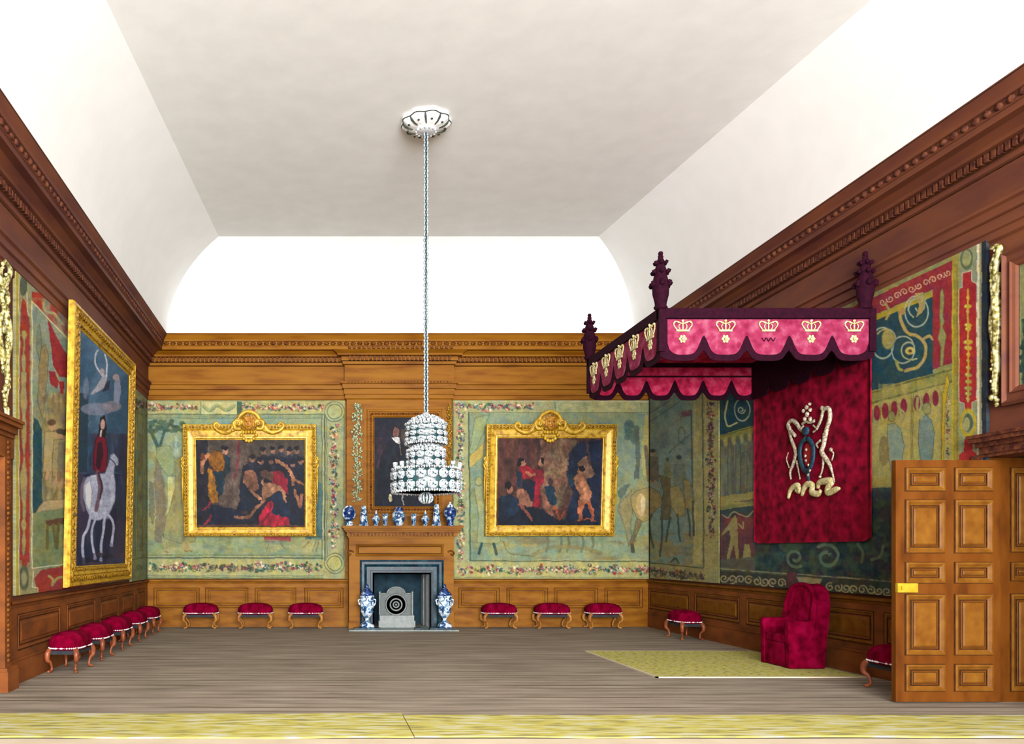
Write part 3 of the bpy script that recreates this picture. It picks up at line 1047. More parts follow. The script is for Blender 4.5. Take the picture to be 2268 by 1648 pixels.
def tapestry_right_of_fire():
    x, y, P = grid_back(1003, 1438, EYE - 57 / S * .995, EYE + 337 / S, 14.955)
    A = Art(x, y, (162, 168, 124))
    brush(A, 1.1)
    A.wash(1000, 880, 1440, 1300, [(146, 158, 124), (176, 176, 130)], 26, 18, 2, .5)
    A.rect(1038, 916, 1430, 1240, (132, 154, 128))
    A.wash(1038, 916, 1440, 1100, [(112, 140, 146), (128, 146, 140), (150, 160, 118)], 44, 40, 12, .6)
    A.wash(1038, 1040, 1440, 1240, [(112, 130, 96), (150, 148, 92), (104, 130, 116)], 34, 30, 13, .55)
    A.wash(1090, 1185, 1440, 1240, [(160, 150, 92), (120, 110, 82), (140, 160, 130)], 50, 12, 14, .75)
    # drapery and a standing figure at the left
    A.poly([(1052, 925), (1084, 918), (1070, 960), (1052, 1000), (1040, 1010), (1040, 1000)], (140, 162, 122), .9, (90, 110, 84))
    A.poly([(1038, 1012), (1056, 996), (1072, 978), (1070, 1010), (1052, 1028), (1038, 1040)], (196, 170, 84), .95, (120, 110, 62))
    A.poly([(1050, 1078), (1066, 1060), (1082, 1070), (1092, 1120), (1108, 1200), (1094, 1206), (1056, 1202), (1060, 1140)], (150, 162, 122), .95, (92, 106, 78))
    A.ell(1060, 1066, 8, 10, (160, 164, 120))
    A.ell(1060, 1066, 8, 10, (90, 104, 70), ringw=1.2)
    A.line([(1066, 1205), (1061, 1226)], 6, (40, 66, 72))
    A.line([(1093, 1205), (1100, 1228)], 6, (40, 66, 72))
    for xx in (1212, 1242, 1258, 1290, 1312):
        A.curve([(xx, 1188), (xx + 2, 1205), (xx - 3, 1222)], 5, (84, 100, 88), .8)
    A.curve([(1114, 1200), (1130, 1225), (1180, 1232)], 1.3, (96, 104, 74))
    A.curve([(1180, 1230), (1220, 1212), (1290, 1214), (1330, 1226)], 9, (122, 118, 84), .7)
    # trees, tents and the horse
    for i in range(26):
        A.ell(1388 + A.r.rand() * 22, 935 + A.r.rand() * 44, 5 + A.r.rand() * 5, 4 + A.r.rand() * 5, (66, 96, 100), .6)
    A.poly([(1404, 955), (1414, 950), (1418, 1000), (1416, 1060), (1404, 1062), (1408, 1010)], (74, 84, 80), .8, rag=3)
    A.poly([(1420, 1000), (1430, 920), (1436, 920), (1438, 1060), (1424, 1050)], (176, 170, 106), .9)
    A.poly([(1368, 1090), (1384, 1072), (1396, 1070), (1386, 1092), (1372, 1108)], (70, 88, 92), .8, rag=3)
    A.poly([(1398, 1085), (1390, 1098), (1374, 1110), (1368, 1130), (1378, 1150), (1388, 1180), (1392, 1210), (1400, 1200), (1396, 1160), (1402, 1120)], (138, 132, 100), .85, (90, 92, 66), rag=3)
    A.poly([(1396, 1100), (1412, 1086), (1440, 1078), (1440, 1150), (1424, 1156), (1410, 1148), (1400, 1124)], (150, 138, 92), 1, (84, 80, 56))
    A.ell(1420, 1118, 11, 26, (196, 172, 120), .9)
    A.ell(1424, 1116, 5, 18, (226, 212, 170), .9)
    A.poly([(1410, 1148), (1422, 1154), (1412, 1180), (1402, 1200), (1406, 1222), (1398, 1224), (1396, 1200), (1404, 1176)], (110, 100, 74), 1, (60, 66, 56))
    A.line([(1400, 1206), (1403, 1222)], 6, (52, 66, 62))
    A.line([(1430, 990), (1438, 1064)], 8, (92, 88, 70), .9)
    A.wash(1392, 1196, 1438, 1238, [(110, 92, 76)], 20, 20, 3, .7)
    # borders
    A.rect(1006, 889, 1034, 1283, (160, 166, 124))
    A.rect(1006, 889, 1230, 913, (160, 166, 124))
    A.rect(1006, 1246, 1438, 1278, (170, 172, 116))
    A.flowers(1020, 895, 1020, 1240, 20, 330, 21)
    A.flowers(1008, 901, 1182, 901, 18, 200, 22)
    A.flowers(1014, 1262, 1438, 1262, 22, 460, 23)
    A.rect(1228, 889, 1420, 914, (176, 182, 134))
    A.wash(1236, 891, 1416, 912, [(206, 206, 150), (150, 166, 120)], 14, 5, 6, .7)
    A.line([(1228, 889), (1232, 914)], 1.5, (96, 120, 84))
    A.line([(1420, 889), (1420, 914)], 1.2, (110, 126, 90))
    A.line([(1003, 886), (1438, 889)], 4, (196, 196, 160))
    for a, b, w, c in (((1038, 914), (1440, 914), 1.4, (96, 116, 96)), ((1038, 914), (1042, 1242), 2.4, (52, 84, 72)), ((1042, 1242), (1440, 1244), 1.8, (58, 80, 60)),
                       ((1003, 1279), (1440, 1279), 1.2, (110, 124, 90)), ((1003, 1284), (1440, 1284), 2, (70, 92, 76)), ((1004, 889), (1004, 1284), 1.6, (92, 100, 76))):
        A.line([a, b], w, c)
    A.grain(.20, fade=.16)
    o = art_mesh('tapestry', P, A.c, TAPM, (0, .035, 0))
    tag(o, 'pale green tapestry with a rider on a bay horse, right of the fireplace', 'tapestry')
    # the side that turns onto the right wall
    x, y, P = grid_side(1439, 1592, .90, 4.165, XR - .045)
    A = Art(x, y, (140, 148, 112))
    brush(A, 1.1)
    A.wash(1436, 850, 1600, 1300, [(120, 132, 104), (156, 156, 108)], 16, 40, 3, .5)
    A.rect(1436, 850, 1536, 1250, (112, 138, 134))
    A.wash(1436, 850, 1536, 1120, [(96, 124, 134), (124, 140, 128), (90, 112, 118)], 24, 40, 5, .6)
    A.wash(1436, 1180, 1560, 1256, [(120, 108, 76), (104, 124, 104), (140, 128, 84)], 26, 12, 8, .75)
    for a, b in (((1437, 918), (1512, 868)), ((1437, 936), (1530, 872)), ((1482, 1000), (1552, 944))):
        A.line([a, b], 1.2, (72, 90, 86))
    A.line([(1486, 1000), (1482, 1003)], 2, (70, 84, 80))
    A.poly([(1510, 912), (1532, 906), (1534, 920), (1512, 924), (1506, 934)], (110, 66, 84), .9)
    A.ell(1510, 964, 7, 18, (76, 96, 96), ringw=1.2)
    A.line([(1532, 910), (1533, 1080)], 2.6, (66, 76, 72))
    A.rect(1536, 868, 1555, 1250, (160, 158, 104))
    A.wash(1536, 868, 1555, 1250, [(176, 172, 120), (136, 140, 100)], 7, 40, 3, .6)
    A.line([(1556, 868), (1559, 1256)], 2.2, (70, 78, 62))
    # riders
    A.person(1446, 1078, 84, (92, 84, 76), (150, 120, 90), (52, 56, 54))
    A.person(1478, 1070, 56, (110, 116, 84), (84, 96, 84), (50, 70, 76))
    A.person(1505, 1100, 92, (96, 116, 112), (110, 124, 112), (44, 66, 80))
    A.poly([(1437, 1076), (1462, 1092), (1470, 1120), (1456, 1126), (1437, 1146)], (136, 122, 82), 1, (80, 76, 56))
    A.poly([(1460, 1052), (1484, 1060), (1488, 1110), (1482, 1150), (1462, 1152), (1466, 1112), (1470, 1090)], (92, 86, 66), .95, (60, 62, 52))
    A.poly([(1484, 1080), (1504, 1076), (1514, 1096), (1518, 1140), (1500, 1146), (1486, 1120)], (150, 142, 92), .9, (92, 94, 66))
    A.poly([(1514, 1060), (1528, 1068), (1538, 1110), (1532, 1130), (1518, 1128)], (140, 132, 84), .9, (86, 86, 60))
    for q in (((1444, 1140), (1436, 1170), (1446, 1210)), ((1438, 1150), (1440, 1180), (1447, 1214)), ((1466, 1148), (1466, 1190), (1462, 1232)), ((1484, 1146), (1478, 1180), (1476, 1200)),
              ((1500, 1140), (1504, 1180), (1506, 1198)), ((1522, 1126), (1528, 1160), (1528, 1186)), ((1534, 1110), (1536, 1150), (1537, 1186))):
        A.curve(q, 3.8, (56, 72, 70))
    # border with flowers, down the side and along the foot
    A.rect(1560, 868, 1591, 1300, (156, 154, 104))
    A.flowers(1574, 890, 1575, 1190, 20, 330, 31, dark=True)
    A.line([(1590, 868), (1592, 1300)], 1.6, (110, 112, 70))
    A.poly([(1437, 1247), (1560, 1258), (1560, 1296), (1437, 1288)], (146, 142, 96))
    A.flowers(1439, 1266, 1558, 1276, 22, 150, 32, dark=True)
    for i in range(6):
        A.curl(1450 + i * 20, 1267 + i * 1.8, 8, 1.4, (52, 62, 48), dr=(-1) ** i)
    A.line([(1437, 1246), (1558, 1258)], 2, (60, 70, 54))
    A.curve([(1486, 1244), (1496, 1236), (1504, 1246)], 4, (56, 70, 60))
    A.grain(.24, fade=.16)
    art_mesh('tapestry_return', P, A.c, TAPM, (.035, 0, 0), o)


tapestry_right_of_fire()


def tapestry_left_wall():
    x, y, P = grid_side(35, 289, .92, 4.30, XL + .04)
    A = Art(x, y, (150, 150, 110))
    brush(A, 1.1)
    A.poly([(41, 604), (290, 840), (290, 930), (70, 690), (70, 1290), (41, 1320)], (150, 152, 118))
    A.poly([(45, 720), (66, 735), (66, 1245), (60, 1245), (58, 1262), (50, 1262), (48, 1240), (44, 1240)], (158, 42, 38), rag=1)
    A.poly([(50, 660), (58, 672), (66, 720), (66, 740), (45, 740), (46, 690)], (160, 42, 36), rag=1)
    A.wash(44, 700, 66, 1260, [(176, 50, 40), (130, 34, 40)], 30, 40, 3, .5)
    A.poly([(70, 645), (96, 650), (150, 705), (150, 745), (72, 672)], (164, 42, 36), rag=1)
    A.poly([(150, 705), (290, 838), (290, 900), (150, 745)], (164, 42, 36))
    A.curve([(97, 672), (98, 684), (108, 692), (120, 694), (130, 708), (138, 716)], 6, (196, 180, 120))
    A.ell(52, 634, 7, 19, (84, 96, 76))
    A.ell(52, 634, 7, 19, (60, 72, 60), ringw=1.4)
    A.curve([(60, 648), (62, 690), (67, 700)], 2, (206, 206, 180))
    # balusters
    pr = [(732, 3), (742, 7), (752, 2), (784, 1.5), (790, 4), (806, 5), (822, 3), (826, 7), (860, 5), (880, 8), (900, 7), (922, 3), (940, 6), (975, 5), (990, 3), (1010, 1), (1062, 9), (1080, 7), (1110, 5), (1150, 3), (1162, 6), (1180, 2), (1200, 5), (1222, 3), (1230, 1)]
    A.poly([(53 - r, yy) for yy, r in pr] + [(53 + r, yy) for yy, r in reversed(pr)], (170, 158, 104), 1, (120, 96, 66))
    A.ell(53, 1280, 9, 22, (70, 84, 62), ringw=4)
    # field
    A.poly([(71, 668), (290, 905), (290, 1236), (71, 1258)], (132, 144, 116))
    A.poly([(71, 668), (290, 905), (290, 1000), (71, 860)], (136, 158, 152))
    A.wash(71, 660, 160, 900, [(110, 136, 136), (160, 172, 150), (126, 150, 120)], 14, 40, 5, .7)
    A.poly([(105, 705), (122, 740), (151, 790), (290, 905), (290, 960), (151, 838), (131, 834), (118, 808)], (152, 30, 44), 1, rag=1)
    A.poly([(108, 822), (122, 824), (130, 846), (126, 862), (112, 850)], (150, 30, 46))
    A.poly([(130, 844), (142, 846), (140, 890), (136, 896)], (150, 30, 44))
    A.poly([(92, 770), (100, 762), (108, 790), (106, 830), (100, 880), (96, 930), (84, 892), (86, 820)], (150, 132, 90), .95, (90, 84, 62), rag=3)
    A.poly([(82, 735), (88, 718), (92, 760), (88, 800), (80, 770)], (110, 128, 120), .8, (70, 90, 90), rag=3)
    A.poly([(74, 925), (84, 930), (93, 950), (94, 1110), (80, 1138), (72, 1136)], (22, 66, 84), 1)
    A.poly([(108, 880), (150, 870), (150, 1110), (98, 1112), (96, 960)], (146, 136, 96), 1)
    A.wash(95, 870, 152, 1110, [(176, 160, 110), (104, 104, 74), (186, 176, 130), (130, 100, 84)], 7, 26, 6, .7)
    A.person(116, 1060, 130, (190, 176, 126), (196, 160, 120), (90, 70, 50), line=(96, 84, 60))
    A.person(134, 1070, 120, (170, 158, 108), (190, 150, 116), (60, 60, 52), line=(96, 84, 60))
    A.person(146, 1080, 128, (128, 116, 92), (190, 150, 116), (60, 60, 52))
    A.poly([(96, 1110), (150, 1104), (150, 1126), (92, 1132), (76, 1140), (84, 1126)], (190, 170, 128), 1, (100, 84, 62))
    A.poly([(76, 1136), (150, 1122), (150, 1262), (72, 1258)], (120, 138, 96))
    A.wash(72, 1136, 150, 1256, [(100, 128, 98), (140, 148, 96)], 20, 24, 8, .6)
    A.poly([(101, 1152), (150, 1146), (150, 1162), (104, 1164)], (86, 56, 44))
    for a in ((106, 1164, 104, 1216), (118, 1162, 124, 1212), (130, 1160, 126, 1216), (146, 1160, 148, 1205)):
        A.line([a[:2], a[2:]], 6, (96, 92, 44))
    A.poly([(76, 1280), (90, 1262), (290, 1228), (290, 1280), (84, 1318)], (150, 40, 42))
    A.curve([(108, 1276), (118, 1284), (116, 1296), (128, 1280), (140, 1278)], 5, (168, 156, 104))
    A.line([(71, 668), (71, 1258)], 2, (232, 228, 190))
    A.line([(71, 668), (150, 752), (290, 905)], 2, (226, 222, 170))
    A.line([(71, 1258), (290, 1232)], 2, (226, 222, 190))
    A.line([(84, 1316), (84, 1302), (72, 1300), (74, 1264)], 1.6, (226, 222, 190))
    A.line([(38, 600), (38, 1325)], 3, (186, 172, 40))
    A.line([(42, 602), (42, 1322)], 1.4, (232, 226, 180))
    A.line([(36, 598), (290, 836)], 3, (206, 200, 150))
    A.line([(36, 1324), (290, 1284)], 2.4, (206, 210, 170))
    A.grain(.22, fade=.16)
    o = art_mesh('tapestry', P, A.c, TAPM, (-.032, 0, 0))
    tag(o, 'red-bordered tapestry beside the near edge of the tall equestrian picture', 'tapestry')


tapestry_left_wall()


def tapestry_right_wall():
    x, y, P = grid_side(1594.5, 2185, .90, 4.21, XR - .035)
    A = Art(x, y, (136, 138, 84))
    brush(A, 1.1)
    gold, cream, blue = (178, 152, 66), (206, 200, 150), (18, 56, 76)
    # top band of red with scrolls, in the slope of the wall
    e = lambda px: 1225 - (px - 700) * .4665           # top edge of the cloth

    def band(x0, x1, f0, f1, col, a=1.0, line=None):
        """strip between the heights f0 and f1 (fractions of the way down from the top edge to the eye line)"""
        q = lambda px, f: 1225 + (e(px) - 1225) * (1 - f)
        A.poly([(x0, q(x0, f0)), (x1, q(x1, f0)), (x1, q(x1, f1)), (x0, q(x0, f1))], col, a, line)
    A.wash(1593, 500, 2190, 1330, [(120, 124, 80), (152, 148, 92)], 20, 30, 5, .6)
    band(1593, 2116, 0.015, .085, (132, 28, 46))
    for i in range(10):
        cx = 1955 + i * 16
        A.curl(cx, 1225 + (e(cx) - 1225) * .95, 8, 2, (196, 170, 140), dr=(-1) ** i, turns=1.1, sy=(-1) ** (i // 2))
    band(1593, 2116, .088, .108, (160, 146, 36))
    # blue panel
    band(1593, 2066, .108, .375, blue)
    for a in (((1955, 760), 24, 34), ((2000, 775), 26, 30), ((2030, 690), 26, 34)):
        (cx, cy), rx, ry = a
        A.ell(cx, cy, rx, ry, (170, 190, 170), ringw=2.2)
    A.ell(1967, 752, 14, 22, (150, 150, 84))
    A.ell(1967, 752, 14, 22, (96, 100, 56), ringw=1.4)
    A.curl(1968, 752, 27, 3.4, (150, 156, 110), turns=.7, st=3.6)
    A.curl(2016, 773, 26, 3.2, (150, 168, 140), turns=1.0, st=1.0)
    A.ell(2016, 777, 11, 9, (190, 180, 100))
    A.ell(2016, 777, 4, 4, (70, 60, 40))
    A.curl(2034, 680, 25, 3.2, (160, 176, 150), turns=1.1, st=2.0)
    A.poly([(2026, 650), (2044, 648), (2052, 664), (2044, 690), (2030, 704), (2036, 676)], (166, 152, 88), 1)
    A.curve([(1992, 690), (1996, 712), (2010, 738), (2030, 744), (2048, 762), (2048, 790), (2034, 812), (2006, 822)], 7, (170, 154, 92))
    A.curve([(1962, 672), (1970, 690), (1962, 706)], 5, (150, 146, 84))
    A.ell(1998, 690, 7, 8, (160, 130, 76))
    A.curve([(2046, 750), (2058, 744), (2066, 752)], 6, (160, 150, 88))
    A.curve([(1985, 800), (1990, 816), (1998, 820)], 6, (150, 150, 70))
    # scroll seen left of the hanging
    A.curve([(1612, 888), (1606, 920), (1612, 944), (1632, 936)], 3.2, (190, 192, 130))
    A.ell(1644, 908, 17, 24, (180, 200, 190), ringw=1.8)
    A.curl(1642, 908, 9, 1.6, (190, 200, 170), turns=1.3)
    # red panel with a torch
    A.poly([(2066, 625), (2110, 607), (2110, 805), (2066, 818)], (134, 26, 44))
    A.poly([(2083, 645), (2087, 640), (2091, 656), (2089, 700), (2092, 715), (2088, 722), (2096, 745), (2092, 772), (2088, 812), (2082, 812), (2084, 770), (2077, 750), (2083, 724), (2081, 700)], (136, 140, 84), 1, (90, 80, 50))
    # sill band
    band(1593, 2112, .375, .425, (132, 134, 66))
    band(1593, 2112, .379, .385, (90, 94, 52))
    band(1593, 2112, .418, .424, (86, 90, 50))
    band(1593, 2112, .425, .75, (160, 154, 84))
    A.wash(1945, 850, 2110, 1060, [(150, 150, 86), (172, 164, 96)], 14, 60, 5, .5)
    for cx in (1942, 1960, 1980, 2001, 2031, 2052, 2072):
        cy = 1225 + (e(cx) - 1225) * .535
        A.ell(cx, cy, 7.5, 17, (120, 26, 50))
        A.line([(cx - 10, cy - 8), (cx - 10, cy + 20)], 1.2, (96, 104, 64))
    for cx in (2018, 2022, 2085):
        A.line([(cx, 868), (cx, 1022)], 1.2, (96, 92, 50))
    A.poly([(1966, 940), (1980, 936), (1996, 950), (2002, 990), (1996, 1040), (1976, 1060), (1966, 1000)], (128, 146, 130), 1, (70, 90, 84))
    A.ell(1974, 922, 8, 11, (140, 140, 84))
    A.ell(1974, 922, 8, 11, (80, 80, 50), ringw=1.2)
    A.curve([(1996, 936), (2004, 918), (1990, 904), (1988, 896)], 5, (150, 146, 90))
    A.poly([(2036, 930), (2050, 918), (2062, 930), (2070, 960), (2066, 1010), (2060, 1030), (2040, 1030), (2034, 980)], (104, 132, 132), 1, (56, 80, 84))
    A.ell(2053, 905, 9, 13, (140, 144, 92))
    A.ell(2053, 905, 9, 13, (76, 90, 66), ringw=1.2)
    A.curve([(2040, 926), (2032, 905), (2032, 882)], 6, (150, 148, 92))
    A.ell(1958, 1000, 12, 34, (120, 108, 66), .8)
    A.poly([(2088, 872), (2099, 822), (2102, 850), (2094, 900), (2090, 1022), (2086, 1022)], (184, 160, 30), 1, (110, 96, 30))
    A.flowers(2100, 880, 2099, 1022, 8, 70, 3, dark=True, size=2.6)
    # pillars and panels seen left of the hanging
    band(1593, 1672, .425, .70, (104, 118, 104))
    A.wash(1593, 985, 1672, 1112, [(70, 90, 92), (124, 132, 108), (96, 84, 84)], 7, 60, 5, .8)
    for i, xx in enumerate(range(1598, 1672, 9)):
        A.ell(xx, 982 - i * 2, 4, 10, (168, 160, 96) if i % 2 else (84, 96, 84))
    for xx in (1612, 1624, 1640, 1655):
        A.line([(xx, 990), (xx, 1108)], 1.4, (66, 84, 84))
    A.curve([(1640, 1105), (1642, 1020), (1654, 1000), (1664, 1020)], 2.4, (60, 82, 84))
    band(1593, 1672, .70, .735, (164, 156, 88))
    # curtains and a dancer below
    A.poly([(1593, 1134), (1672, 1124), (1672, 1262), (1593, 1256)], (98, 56, 66))
    A.wash(1593, 1130, 1672, 1250, [(116, 48, 62), (70, 60, 76)], 8, 50, 6, .8)
    A.poly([(1593, 1130), (1672, 1120), (1672, 1142), (1660, 1146), (1640, 1134), (1620, 1146), (1600, 1140)], (48, 70, 78))
    A.curve([(1600, 1140), (1612, 1146), (1624, 1134), (1640, 1140), (1656, 1144), (1668, 1132)], 2.2, (168, 164, 120))
    A.poly([(1622, 1148), (1628, 1140), (1634, 1150), (1634, 1180), (1636, 1240), (1631, 1242), (1626, 1205), (1614, 1246), (1608, 1248), (1618, 1195), (1616, 1175), (1596, 1188), (1614, 1160)], (150, 146, 96), 1)
    A.curve([(1636, 1160), (1646, 1170), (1646, 1156)], 3, (150, 146, 96))
    A.poly([(1650, 1206), (1660, 1206), (1664, 1232), (1672, 1240), (1644, 1238)], (150, 150, 96))
    A.poly([(1593, 1240), (1672, 1232), (1672, 1270), (1593, 1262)], (80, 92, 86), .8)
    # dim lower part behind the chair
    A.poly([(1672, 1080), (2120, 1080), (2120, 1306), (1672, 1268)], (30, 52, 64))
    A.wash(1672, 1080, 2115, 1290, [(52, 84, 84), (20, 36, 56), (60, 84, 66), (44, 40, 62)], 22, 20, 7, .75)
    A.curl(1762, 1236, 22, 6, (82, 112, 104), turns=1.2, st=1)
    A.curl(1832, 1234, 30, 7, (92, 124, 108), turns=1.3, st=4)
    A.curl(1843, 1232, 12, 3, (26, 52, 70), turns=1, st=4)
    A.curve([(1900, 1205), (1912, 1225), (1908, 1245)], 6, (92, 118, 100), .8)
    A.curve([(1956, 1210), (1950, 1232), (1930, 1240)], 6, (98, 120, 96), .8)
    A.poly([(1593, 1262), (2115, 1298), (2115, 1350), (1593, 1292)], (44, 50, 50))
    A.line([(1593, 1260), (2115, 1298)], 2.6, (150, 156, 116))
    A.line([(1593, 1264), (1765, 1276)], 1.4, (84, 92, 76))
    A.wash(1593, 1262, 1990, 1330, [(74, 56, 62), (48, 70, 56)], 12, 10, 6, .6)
    for i in range(22):
        cx = 1604 + i * 18
        if 1742 < cx < 1822:
            continue
        cy = 1281 + (cx - 1600) * .081
        A.curl(cx, cy, 10, 2.6, (162, 158, 122), dr=(-1) ** i, turns=1.2, st=i * 1.3)
    A.rect(1742, 1268, 1766, 1302, (80, 40, 58))
    A.poly([(1764, 1278), (1822, 1282), (1808, 1306), (1776, 1304)], (150, 146, 110), 1, (110, 110, 84))
    A.line([(1593, 1293), (2115, 1341)], 3, (112, 108, 78))
    # near border
    A.poly([(2110, 560), (2125, 553), (2125, 1400), (2110, 1400)], (150, 138, 50))
    A.line([(2110, 600), (2110, 1400)], 3, (182, 166, 30))
    A.line([(2120, 588), (2120, 1400)], 2, (110, 106, 50))
    A.poly([(2124, 554), (2166, 534), (2166, 1400), (2124, 1400)], (136, 144, 112))
    A.poly([(2124, 640), (2131, 636), (2131, 606), (2151, 600), (2152, 622), (2163, 628), (2163, 886), (2152, 892), (2152, 910), (2138, 910), (2136, 894), (2124, 890)], (158, 24, 34), 1, (214, 206, 180))
    A.poly([(2136, 972), (2153, 972), (2155, 1000), (2168, 1006), (2168, 1024), (2122, 1024), (2124, 1008), (2134, 1000)], (158, 24, 34))
    A.rect(2124, 1024, 2166, 1345, (158, 24, 34), .9)
    for yy, r in ((645, 2), (660, 3), (678, 9), (690, 3), (705, 2), (720, 9), (728, 7), (745, 2), (758, 11), (770, 9), (785, 4), (800, 4), (815, 5), (830, 8), (845, 8), (860, 9), (872, 8), (884, 4)):
        A.ell(2144, yy, r, 5, (186, 164, 40) if yy < 800 else (140, 138, 64))
        A.ell(2144 - r * .5, yy - 1, 1.6, 2, (232, 226, 190), .9)
    A.line([(2144, 640), (2144, 890)], 3, (190, 166, 40))
    A.ell(2144, 937, 15, 28, (180, 160, 20), ringw=4)
    A.ell(2144, 937, 10, 20, (60, 84, 70))
    A.ell(2141, 940, 7, 16, (150, 156, 104))
    A.ell(2141, 575, 14, 24, (76, 92, 66))
    A.ell(2141, 572, 10, 18, (140, 146, 104))
    A.poly([(2164, 533), (2169, 531), (2169, 1400), (2164, 1400)], (222, 220, 196))
    A.poly([(2169, 531), (2174, 528), (2174, 1400), (2169, 1400)], (136, 142, 110))
    A.poly([(2174, 528), (2188, 520), (2188, 1400), (2174, 1400)], (22, 32, 52))
    A.grain(.22, fade=.16)
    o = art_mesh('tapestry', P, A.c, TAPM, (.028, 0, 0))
    tag(o, 'tapestry with dark blue scroll panel and red border behind the throne canopy', 'tapestry')


tapestry_right_wall()


# ------------------------------------------------------------------ framed pictures
def ring4(g, x0, x1, z0, z1, wl, wr, wb, wt, prof):
    """picture-frame moulding; prof = [(fraction of the frame width from the outer edge, y)]"""
    vs = []
    for f, y in prof:
        vs += [(x0 + wl * f, y, z0 + wb * f), (x1 - wr * f, y, z0 + wb * f), (x1 - wr * f, y, z1 - wt * f), (x0 + wl * f, y, z1 - wt * f)]
    fs = []
    for i in range(len(prof) - 1):
        for k in range(4):
            a, b = i * 4 + k, i * 4 + (k + 1) % 4
            fs.append((a, b, b + 4, a + 4))
    g.add(vs, fs)


FPROF = [(0, 0), (0, -.05), (.04, -.085), (.10, -.09), (.12, -.075), (.26, -.075), (.30, -.09), (.34, -.06), (.42, -.05), (.74, -.035), (.78, -.05), (.88, -.052), (.92, -.03), (1, -.022)]


def bead_row(g, x0, x1, z0, z1, y, r, pitch):
    """one continuous beaded rod round a rectangle"""
    C4 = [(x0, z0), (x1, z0), (x1, z1), (x0, z1)]
    pts, rad = [], []
    for k in range(4):
        (ax, az), (bx, bz) = C4[k], C4[(k + 1) % 4]
        n = max(1, round(math.hypot(bx - ax, bz - az) / pitch))
        for i in range(n * 4):
            t = i / (n * 4)
            pts.append((ax + (bx - ax) * t, y, az + (bz - az) * t))
            rad.append(r * (.45, 1.0, 1.12, 1.0)[i % 4])
    pts.append(pts[0])
    rad.append(rad[0])
    beaded(g, pts, rad)


def beaded(g, pts, rad, seg=6):
    """tube whose rings stay parallel to the wall's normal; no twist at corners"""
    n = len(pts)
    vs, fs = [], []
    for i in range(n):
        a, b = Vector(pts[max(i - 1, 0)]), Vector(pts[min(i + 1, n - 1)])
        d = (b - a).normalized()
        nr = Vector((0, 1, 0))
        sd = d.cross(nr).normalized()
        for k in range(seg):
            q = 2 * PI * k / seg
            vs.append(Vector(pts[i]) + sd * rad[i] * math.cos(q) + nr * rad[i] * math.sin(q))
    for i in range(n - 1):
        for k in range(seg):
            a, b = i * seg + k, i * seg + (k + 1) % seg
            fs.append((a, b, b + seg, a + seg))
    g.add(vs, fs, True)


def crest(parent, cx, z, y):
    g = G()
    for s in (-1, 1):
        g.tube([(cx + s * a, y - .02, z + b) for a, b in spline([(.10, .12), (.20, .16), (.27, .09), (.34, -.02), (.46, -.05), (.58, .0), (.63, .07), (.58, .12), (.53, .07), (.56, .04)], 6)],
               [.055, .05, .05, .045, .04, .034, .03, .025, .02, .016], 8)
        g.tube([(cx + s * a, y - .05, z + b) for a, b in spline([(.14, .02), (.24, .02), (.27, .12), (.20, .16), (.16, .10), (.20, .07)], 6)], [.04, .035, .03, .024, .018], 8)
        g.ball((cx + s * .30, y - .03, z - .01), (.06, .03, .035), 8, 6)
    # hood behind the head
    g.tube([(cx + .20 * math.cos(a), y - .03, z + .13 + .19 * math.sin(a)) for a in np.linspace(-.3, PI + .3, 18)], .034, 8)
    g.mat = 1  # hollow of the hood, its shade painted with darker gilding
    g.ball((cx, y - .01, z + .14), (.18, .04, .18), 14, 8)
    g.mat = 0
    for i in range(-3, 4):
        g.ball((cx + i * .045, y - .05, z - .10 - .012 * (9 - i * i)), (.032, .025, .035), 7, 5)
    for i in range(-2, 3):
        g.ball((cx + i * .05, y - .05, z - .05 + .0 * i), (.03, .03, .035), 7, 5)
    c = g.build('crest', [GOLD, GOLDD], parent)
    g = G()
    g.ball((cx, y - .06, z + .11), (.088, .06, .12), 14, 10)
    for s in (-1, 1):
        g.ball((cx + s * .085, y - .055, z + .12), (.03, .035, .09), 8, 6)
        g.ball((cx + s * .05, y - .07, z + .20), (.05, .03, .035), 8, 6)
        g.ball((cx + s * .04, y - .115, z + .085), (.022, .016, .02), 6, 5)
        g.tube([(cx + s * .018, y - .115, z + .145), (cx + s * .038, y - .118, z + .155), (cx + s * .06, y - .108, z + .143)], .008, 5)
    g.tube([(cx, y - .115, z + .15), (cx, y - .132, z + .09)], [.010, .018], 6)
    g.mat = 1
    for s in (-1, 1):
        g.ball((cx + s * .036, y - .113, z + .130), (.016, .010, .009), 6, 4)
    g.ball((cx, y - .108, z + .045), (.028, .01, .008), 6, 4)
    g.build('mask', [GOLDM, WOODC], c)


